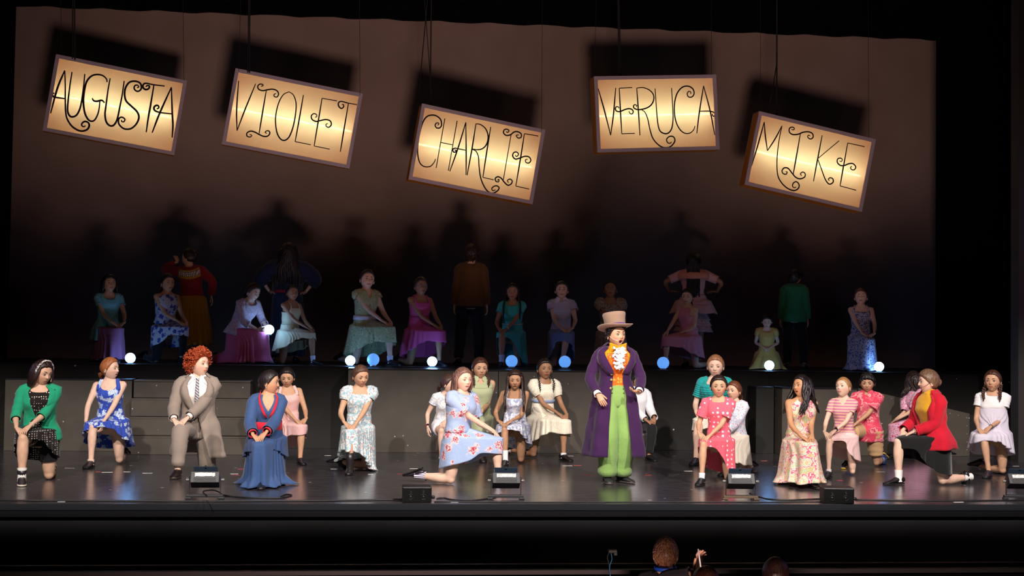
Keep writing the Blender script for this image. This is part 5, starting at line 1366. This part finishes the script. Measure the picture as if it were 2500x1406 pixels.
holder = back(600, 690, 42, [top(F('blotch', ('c8b0ac', 'b89098', '8a9cc0', 'c06a70'), .022), t0=-.04, front=.42, width=.8, sl=.70, soff=.022, off=.026, flare=.2, label='flowered blouse'), skirt(S('c05a78'), .04, hem=.03, hemb=.01, flare=.12, folds=18, amp=.04, trail=.10, label='long pink skirt')],
     'person leaning forward in a flowered blouse and long pink skirt, holding a glowing ball', skin='fair', hair=('pony', '3a2420', dict(L=.14, at=(0, .085, -.03))), head=(44, 22, 0), side=1, lean=30,
     arms={-1: ((-.080, -.075, .045), (.25, -.95, 0), (-.6, .5, -.5), 'K'), 1: ((.080, -.075, .045), (-.25, -.95, 0), (.6, .5, -.5), 'K')}, palm={-1: (-1, -.2, .1), 1: (1, -.2, .1)}, depth=18.15, extra=[earring(-1)])
navy = S('161c34')
back(716, 595, 180, [skirt(S('1c2238'), .10, hem=.10, flare=.10, folds=12, amp=.03), top(navy, t0=.02, front=.44, sl=.72, soff=.045, puff=.03, off=.030, topz=.472, name='blouse', label='navy blue wide-sleeved blouse'), sash(S('8a1828'), .06, .10, off=.034)],
     'person standing turned away with hands on hips, navy blouse and long loose dark hair', depth=18.75, pose='stand', skin='fair', hair=('long', '20181a', dict(L=.42, front=False, n=80, rng=(55, 305), wav=.012, spread=1.7, vol=.024, rad=.014, y0=.12)), head=(180, 0, 0), arm='hips', backhands=True, girth=1.1,
     feet={-1: (-.12, 0), 1: (.12, 0)})
ivory = S('c8b894')
back(722, 695, 40, [dress(ivory, front=.37, back=.22, width=.62, side=.30, hem=.40, hemb=.17, flare=.42, folds=20, amp=.03, waist=.13, thigh=.86, top=.375, straps=(.5, .010, .365, .004, .44), label='ivory halter dress')],
     'person kneeling in an ivory halter dress with white ankle socks, rear foot stretched left', skin='brown', hair=('bun', '17100f', dict(at=(0, .08, .05), r=.03)), head=(24, -2, 0), side=1, lean=8, girth=1.02, over=-1, kf=.42, socks=('d8d8e8', .06), fine=False, rshin=-20)
grn = F('floral', ('a8a87c', 'c8c49c', '4c7a52', '6a9a6a'), .06)
back(904, 658, 30, [dress(grn, front=.36, back=.45, width=.35, vee=True, sl=.10, soff=.02, hem=.30, hemb=.10, flare=.40, folds=18, amp=.03, waist=.12, off=.017), sash(S('d8ccd4'), .10, .15, name='belt', off=.024)],
     'person kneeling in a green daisy print shirt dress with a pale belt', skin='fair', hair=('bun', '2a1a16', dict(at=(0, .09, .0))), head=(16, -4, 6), side=1, lean=6, over=-1, fx=.12, kf=.42, socks=('c8c0d0', .05), depth=18.15)
back(1035, 676, 26, [dress(S('c8508c'), front=.37, back=.37, width=.75, side=.36, hem=.34, hemb=.10, flare=.34, folds=16, amp=.03, waist=.18, top=.385, straps=(.72, .014, .37, .006, .37), label='hot pink tiered dress'), sash(S('a83a6a'), .17, .19, off=.018, name='waist_seam')],
     'person kneeling in a hot pink tiered strappy dress and glasses', skin='brown', hair=('pony', '17100f', dict(L=.16)), head=(22, -2, 0), side=1, lean=7, over=-1, fx=.10, kf=.42, extra=[glasses()], depth=18.15)
back(1160, 597, 180, [pants(S('1a1c24'), L=.97, off=.022, wide=.012), top(S('5c3c1c'), t0=-.10, front=.45, sl=.95, soff=.028, off=.032, flare=.05, topz=.475, name='jacket', label='brown jacket')],
     'person standing turned away in a brown jacket and dark trousers', depth=18.75, pose='stand', skin='fair', hair=('short', '2c1a12', dict(n=220, vol=.016)), head=(178, 0, 0), arm='down', feet={-1: (-.12, 0), 1: (.15, 0)})
back(1262, 692, -4, [dress(S('3aa8a4'), front=.40, width=.7, sl=.24, soff=.016, hem=.40, hemb=.04, flare=.16, folds=10, amp=.02, waist=.14, slant=.10, thigh=.82, label='turquoise dress'), sash(S('a8b8b4'), .14, .155, off=.020, name='ribbon')],
     'person kneeling in a turquoise dress with long dark braids', skin='brown', hair=('long', '100c0d', dict(L=.34, front=True, n=56, rng=(66, 294), wav=.003, rad=.007, spread=1.1)), head=(-4, 0, 0), side=-1, lean=14, over=-1, girth=1.05, fx=.12, socks=('b8c0d8', .10), extra=[watch(1, 'b0b8d0')])
back(1380, 686, 0, [skirt(S('7484a8'), .06, hem=.36, hemb=.06, flare=.06, folds=8, amp=.02, label='slate blue skirt'), top(S('b4b0c4'), t0=0, front=.43, back=.46, width=.35, vee=True, sl=.20, soff=.018, sflare=.02, collar=S('c8c4d4'), label='white collared blouse')],
     'person kneeling in a white collared blouse and slate blue skirt with hair pulled back', skin=(.62, .38, .26), hair=('bun', '17110f', dict(at=(0, .09, .03), r=.028)), head=(2, -4, 0), side=1, lean=12, fx=.02, arm='clasp', socks=('b8b8d0', .08))
back(1498, 684, 0, [dress(F('blotch', ('a89884', '7a6a5c', 'b8a894'), .02), front=.385, back=.40, width=.9, sl=.24, puff=.03, hem=.30, hemb=.1, flare=.25, top=.40, label='smocked beige dress')],
     'person with hair up in a beige smocked dress directly above the top hat', skin='brown', hair=('bun', '120d0d', dict(at=(0, .08, .06), r=.026)), head=(-2, -10, 0), side=1, lean=5, arm='knee', depth=18.4)
blush = S('d8a4a4')
def shawl(c):
    J = c['J']; b = MB(); R = c['rnd']; P = []
    for t, o_ in ((.46, .012), (.445, .045), (.41, .066), (.37, .07), (.335, .055), (.325, .03)): P.append([J['tp'](2 * PI * j / 72, t, o_ + .02 * abs(math.sin(2 * PI * j / 72)) ** 2 + R.uniform(-.005, .005)) for j in range(72)])
    b.grid(P, True); b.obj('fur_shawl', F('velvet', ('c47a66', 'd8927c')), c['root'], label='peach fur shawl')
def tiers(c):
    J = c['J']; 
    for i, z in enumerate((.76, .68, .60)):
        b = MB(); c0, M = J['sp'](0); rows = []
        for u in np.linspace(0, 1, 6):
            r = .175 + .02 * i + .045 * u; rows.append([(c0[0] + (r + .014 * u * math.sin(j * 1.3 + i)) * math.cos(2 * PI * j / 90), c0[1] + (r * .85 + .014 * u * math.sin(j * 1.3 + i)) * math.sin(2 * PI * j / 90), z - .11 * u) for j in range(90)])
        b.grid(rows, True); b.obj('ruffle_tier', F('blotch', ('c8a0a0', 'b08088', 'd8b8b4'), .02), c['root'], solid=.003)
back(1699, 615, 180, [top(blush, t0=.02, front=.44, sl=.4, soff=.02, off=.02, name='bodice'), skirt(blush, .12, hem=.74, flare=1.0, folds=12, amp=.02, name='peplum', off=.03, label='pale pink peplum'), tiers, shawl],
     'person standing turned away in a pink tiered dress and fur shawl, long black twists', depth=18.75, pose='stand', skin='brown', hair=('locs', '0c0a0b', dict(L=.42, n=36, pony=True, rr=.008)), head=(180, 4, 0), girth=1.06,
     arms={-1: ((-.10, -.20, -.22), (.8, -.6, .1), (-1, .2, -.4), 'S'), 1: ((.10, -.20, -.22), (-.8, -.6, .1), (1, .2, -.4), 'S')})
back(1690, 704, -38, [dress(S('d88ca0'), front=.42, back=.30, width=.55, side=.30, hem=.33, hemb=.14, flare=.36, folds=12, amp=.025, waist=.12, top=.43, label='pink halter skater dress')],
     'person kneeling in a pink halter dress, one hand hanging over the knee', skin='fair', hair=('pony', '20140f', dict(L=.2)), head=(-14, 4, 0), side=-1, lean=9, girth=.98, kf=.42, fx=.1, socks=('d8d0e0', .10),
     arms={-1: ((-.02, -.05, .07), (-.3, -.7, -.7), (-.6, .5, -.3), 'K'), 1: ((.02, .16, .07), (-.7, -.6, -.3), (.8, .5, -.3), 'K')})
back(1878, 767, 0, [dress(F('solid', ('c09a50',), 1, .45), front=.40, width=.8, sl=.18, soff=.018, hem=.02, hemb=.01, flare=.50, folds=10, amp=.04, waist=.14, trail=.08, label='gold satin dress')],
     'small person sitting low on their heels in a gold satin dress behind a glowing ball', pose='kneel2', hz=.26, skin='fair', hair=('bun', '171010', dict(at=(0, .09, .04), r=.03)), head=(0, 22, 0), lean=14, arm='clasp', depth=18.15, face=dict(closed=True))
def hood(c):
    J = c['J']; b = MB(); b.grid([[J['tp'](PI + a, .47 - .11 * u * math.cos(a * .8), .03 + .045 * math.sin(PI * u)) for a in np.linspace(-1.5, 1.5, 15)] for u in np.linspace(0, 1, 8)], False); b.obj('hood', S('1f6a44'), c['root'], solid=.006)
back(1944, 658, 183, [pants(S('0f1014'), L=.97, off=.022, wide=.012), top(S('1f6a44'), t0=-.12, front=.45, sl=.95, soff=.030, off=.034, flare=.05, topz=.475, name='hoodie', label='green hoodie'), hood],
     'person standing turned away in a green hoodie and black trousers', depth=18.7, pose='stand', skin='tan', hair=('short', '100c0c', dict(n=180, vol=.018)), head=(150, 10, 0), arm='down', feet={-1: (-.16, 0), 1: (.10, 0)}, shoes=('flat', '4a4644'))
wb = F('blotch', ('b8b0c0', '3c4a88', 'c8c4d0'), .022)
back(2105, 704, 4, [dress(wb, front=.37, back=.38, width=.85, side=.36, hem=.02, hemb=.01, flare=.10, folds=14, amp=.035, waist=.14, top=.385, straps=(.74, .014, .37, .006, .37), trail=.10, label='long white and blue sprigged dress')],
     'person kneeling at the right end in a long white and blue sprigged dress, eyes closed', skin='pale', hair=('bun', '5a2a1c', dict(at=(0, .09, .04))), head=(0, -10, 0), side=1, lean=5, fx=.04, arm='clasp', face=dict(closed=True), depth=18.1)

# ------------------------------------------------------------------ glowing balls
def ball_mat(white):
    return plain('orb_white' if white else 'orb_blue', 'e8f4ff' if white else '8fbcf4', .3, emis='7cb8ff' if white else '5a9cf0', es=34.0 if white else 1.0)
def orb(px, py, r, white, label, pos=None):
    if pos is None:
        rad = r / FPX * 17.5; p = at_y(px, py, 17.36 + rad + .06); p.z = PZ + rad + .008
    else: p, rad = Vector(pos), r / FPX * pos[1]
    t = empty('glowing_ball', p, 0, label, 'ball lamp', 'glowing ball lamps')
    b = MB(); b.ball((0, 0, 0), rad, 28); b.obj('globe', ball_mat(white), t)
    b = MB(); b.tube([(0, 0, -rad - .006), (0, 0, -rad + .012)], rad * .5, 20, round_=False); b.obj('base', plain('orb_base', 'c8ccd4', .5), t)
    return t
orb(318, 878, 12, 1, 'small white glowing ball on platform beside the mauve skirt')
orb(855, 886, 12, 1, 'small white glowing ball left of the larger blue one')
orb(911, 883, 15, 0, 'pale blue glowing ball in front of the green print dress')
orb(1055, 890, 12, 1, 'small white glowing ball below the hot pink dress')
orb(1249, 886, 15, 0, 'pale blue glowing ball in front of the turquoise dress')
orb(1379, 886, 15, 0, 'pale blue glowing ball in front of the white blouse')
orb(1619, 890, 15, 0, 'pale blue glowing ball left of the pink halter dress')
orb(1878, 901, 12, 1, 'small white glowing ball in front of the gold dress')
orb(2146, 903, 12, 1, 'small white glowing ball at the right end of the platform')
c_ = root_ctx[holder.name]; hh = sum(c_['J']['arm'][s][2] + c_['J']['arm'][s][3] * .10 for s in (-1, 1)) / 2 + np.array([0, -.02, .0])
hw_ = np.array(c_['g0']) + rotz(c_['yw']) @ hh * c_['k']
orb(645, 816, 12, 1, 'small white glowing ball held in two hands', pos=tuple(hw_))

# ------------------------------------------------------------------ equipment on the stage edge
M_house = plain('lamp_housing', '26262a', .45, bump=.05); M_knob = plain('lamp_knob', '9a9894', .3, .6)
def glit():
    m, nt, b = new_mat('lamp_reflector'); b.inputs['Metallic'].default_value = .9; b.inputs['Roughness'].default_value = .25
    tc = nt.nodes.new('ShaderNodeTexCoord'); v = nt.nodes.new('ShaderNodeTexVoronoi'); v.inputs['Scale'].default_value = 150; nt.links.new(tc.outputs['Object'], v.inputs['Vector'])
    cr = nt.nodes.new('ShaderNodeValToRGB'); cr.color_ramp.elements[0].color = (.12, .11, .10, 1); cr.color_ramp.elements[1].color = (.62, .58, .54, 1); cr.color_ramp.elements[0].position = .2; cr.color_ramp.elements[1].position = .6
    nt.links.new(v.outputs['Color'], cr.inputs[0]); nt.links.new(cr.outputs[0], b.inputs['Base Color'])
    bp = nt.nodes.new('ShaderNodeBump'); bp.inputs['Strength'].default_value = 1; nt.links.new(v.outputs['Distance'], bp.inputs['Height']); nt.links.new(bp.outputs[0], b.inputs['Normal'])
    return m
M_glit = glit()
def floodlight(px, py, label, wood=False, w_=.28, power=1.0):
    p = at_z(px, py); t = empty('stage_flood_light', p, -math.atan2(p.x, p.y) * .3, label, 'stage light', 'flood lights along the stage edge')
    base = plain('base_wood', '5a4634', .6, bump=.2) if wood else M_house
    MB().box((0, 0, .027), (w_ + .03, .05, .022)).box((-w_ / 2, 0, .009), (.05, .05, .014)).box((w_ / 2, 0, .009), (.05, .05, .014)).obj('base_bar', base, t, False, bevel=.003)
    b = MB(); 
    for s in (-1, 1): b.box((s * (w_ / 2 - .008), .0, .115), (.006, .022, .165))
    b.box((0, 0, .040), (w_ - .01, .022, .006)); b.obj('yoke', M_house, t, False)
    for s in (-1, 1): MB().tube([(s * (w_ / 2 - .012), 0, .165), (s * (w_ / 2 + .012), 0, .165)], [.006, .014], 10, round_=False).ball((s * (w_ / 2 + .014), 0, .165), .013, 8).obj('knob', M_knob, t)
    T = rotx(-.55); c0 = np.array([0, .01, .165])
    h = MB(); hw = w_ - .045
    for c_, d_ in (((0, -.052, 0), (hw, .006, .10)), ((0, 0, -.048), (hw, .11, .006)), ((-hw / 2, 0, 0), (.006, .11, .10)), ((hw / 2, 0, 0), (.006, .11, .10)), ((0, .0, .048), (hw, .11, .006))): h.box(T @ np.array(c_) + c0, d_, T)
    for i in range(3): h.box(T @ np.array((0, -.056, -.02 + .014 * i - .02)) + c0, (hw * .8, .005, .004), T)
    h.obj('housing', M_house, t, False, bevel=.002)
    MB().box(T @ np.array((0, -.057, .022)) + c0, (hw * .72, .004, .034), T).obj('reflector_window', M_glit, t, False)
    T2 = rotx(.15); MB().box(c0 + np.array((0, .03, .085)), (hw * .86, .006, .06), rotx(.5)).obj('barn_door', plain('door_blue_steel', '4a5a70', .25, .5), t, False)
    MB().box(c0 + np.array((0, .02, .112)), (.018, .018, .018)).obj('latch', M_house, t, False)
    f = spot('added_cyc_fill', (p.x, p.y + .12, .22), (p.x * .9 + .3, 22, 5.4), 24 * power, (1, .66, .54), ang=115, rad=.22, blend=.6, lo=.40, lo_soft=.22, hi=1.6, hi_soft=.3)  # fixture itself looks unlit; weak fill added for soft ambient on the cyclorama
    return t
floodlight(500, 1218, 'stage flood light in front of the grey suit', power=.9)
floodlight(1235, 1219, 'stage flood light in front of the lilac dress')
floodlight(1808, 1220, 'stage flood light on a wooden base beside the coral dress', True)
floodlight(2492, 1219, 'stage flood light cut off by the right edge of the photo')
def monitor(px, py, label, w_=.25, h_=.135, rz=0):
    p = at_z(px, py); t = empty('floor_speaker', p, rz, label, 'speaker', 'low floor speakers'); d = .2
    MB().prism([(-w_ / 2, .002), (w_ / 2, .002), (w_ / 2, h_), (-w_ / 2, h_)], -.0, d).obj('cabinet', plain('speaker_black', '0c0c0e', .5), t, False, bevel=.006)
    MB().box((0, -.003, h_ / 2), (w_ - .016, .006, h_ - .016)).obj('grille', plain('speaker_grille', '070708', .4), t, False, bevel=.002)
    for x, z, r in ((-.055, .05, .022), (.055, .05, .022), (-.055, .088, .009), (.055, .095, .010)):
        b = MB(); b.tube([(x * w_ / .25 + r * math.cos(q), -.008, z + r * math.sin(q)) for q in np.linspace(0, 2 * PI, 17)], .0025, 5, round_=False); b.ball((x * w_ / .25, -.007, z), (r * .5, .003, r * .5), 8); b.obj('driver', plain('driver_grey', '1c1e20', .3), t)
    b = MB(); b.tube([(w_ / 2 - .004, .06, .04), (w_ / 2 + .03, .06, .04)], .014, 10, round_=False); b.obj('plug', plain('plug_black', '1a1a1c', .4), t)
    return t
monitor(1018, 1227, 'low black speaker box at the stage edge left of centre')
monitor(2048, 1230, 'low black speaker box at the stage edge below the paisley dress', .27, .14, -.15)
def cable(pts, r, label, c='17171a'):
    P = [at_z(x, y, z) for x, y, z in pts]; o = MB().tube(catmull([(p.x, p.y, z + r) for p, (x, y, z) in zip(P, pts)], 6), r, 6, round_=False).obj('cable', plain('cable_' + c, c, .45), None); tag(o, label, 'cable', 'cables along the stage edge')
cable([(-60, 1222, 0), (60, 1224, 0), (160, 1224, 0), (330, 1225, 0), (480, 1226, 0), (640, 1225, 0), (800, 1224, 0), (985, 1221, 0)], .008, 'thick black cable along the stage edge from far left to the left speaker')
cable([(505, 1212, .08), (496, 1204, .07), (500, 1200, .07), (520, 1198, .06), (535, 1203, .02), (550, 1211, 0), (600, 1216, 0), (680, 1217, 0), (705, 1213, 0), (712, 1210, 0), (700, 1208, 0), (685, 1213, 0)], .006, 'looped cable beside the left flood light and blue robe')
cable([(1066, 1218, 0), (1085, 1217, 0), (1105, 1221, 0), (1160, 1222, 0), (1200, 1217, 0), (1216, 1212, .0), (1222, 1208, .0)], .006, 'cable running from left speaker to the middle flood light')
cable([(1830, 1206, .04), (1845, 1212, 0), (1880, 1220, 0), (1930, 1222, 0), (1975, 1220, 0), (2008, 1219, 0)], .006, 'cable from the wooden-based flood light to the right speaker')
cable([(2088, 1221, 0), (2200, 1223, 0), (2330, 1224, 0), (2440, 1223, 0), (2560, 1222, 0)], .007, 'cable running right from the right speaker')
cable([(1060, 1226, 0), (1300, 1227, 0), (1600, 1226.5, 0), (1850, 1227, 0), (2010, 1226, 0)], .005, 'thin cable hugging the stage edge below the singer')

# ------------------------------------------------------------------ people in the pit, seen from behind
def watcher(x, topy, depth, label, skin, hair, arms=None, clothes=(), extra=(), k=1.0):
    zt = at_y(x, topy, depth).z
    r = person((x, 0, topy), 178, list(clothes), label, 'people in the pit', pose='stand', base_z=0, depth=depth, skin=skin, hair=hair, head=(180, 4, 0), arm='down', arms=arms or {}, k=k, hs=.98, extra=list(extra))
    r.location.z = zt - k * root_ctx[r.name]['J']['crown']
    return r
GR = -1.6
def lanyard(c):
    cN, M = c['J']['sp'](.475); b = MB(); b.tube([cN + M @ np.array([.074 * math.sin(a), -.070 * math.cos(a), .004]) for a in np.linspace(0, 2 * PI, 21)], [(.014, .003)] * 21, 6, side=(0, 0, 1), round_=False); b.obj('lanyard', plain('lanyard_blue', '1450c8', .5), c['root'])
watcher(1638, 1312, 9.0, 'man seen from behind in the pit with short brown hair and blue lanyard', 'fair', ('short', '8a6448', dict(n=620, vol=.008, L=.022, sr=.0032)), clothes=[top(S('14141a'), t0=-.1, sl=.9, soff=.02, off=.02, topz=.47)], extra=[lanyard, glasses()])
pn = watcher(1735, 1383, 7.9, 'person in the pit raising a hand with a slim pencil', 'warm', ('pony', '34190f', dict(L=.1)), arms={1: ((-.10, -.13, .315), (-.1, -.15, .98), (1, .1, -.6), 'S')}, clothes=[top(S('14141a'), t0=-.1, sl=.9, soff=.02, off=.02, topz=.47)])
watcher(1903, 1362, 8.6, 'dark haired person low in the pit at the bottom right', 'tan', ('bun', '2a1612', dict(at=(0, .09, .02), r=.03)), clothes=[top(S('101014'), t0=-.1, sl=.9, soff=.02, off=.02, topz=.47)])
pp = at_y(1708, 1365, 7.82)
o = MB().tube([(0, 0, -.045), (0, 0, .06)], .0045, 8, round_=False).obj('pencil', plain('pencil_white', 'd8dce8', .4, emis=None), None, loc=pp); o.rotation_euler = (0, -.15, 0)
tag(o, 'slim white pencil held upright by a raised hand in the pit', 'pencil')
pc = at_y(1495, 1372, 9.3)
t = empty('music_stand_lamp', (pc.x, pc.y, 0), 0, 'small black clip lamp with a blue cable at the pit rail', 'lamp')
z = pc.z; MB().box((.0, 0, z + .075), (.06, .04, .022)).box((.02, 0, z + .06), (.025, .03, .03)).obj('lamp_head', M_cable, t, False, bevel=.004)
MB().tube(catmull([(-.02, 0, z + .07), (-.035, 0, z + .03), (-.02, 0, z - .04), (-.01, 0, z - .3), (0, 0, -1.6)], 5), .004, 6).obj('stand', M_cable, t)
MB().tube(catmull([(-.01, -.006, z + .06), (-.005, -.01, z + .02), (-.02, -.01, z - .03), (-.012, -.01, z - .12)], 5), .003, 6).obj('cord', plain('cord_blue', '1c6aa8', .4), t)
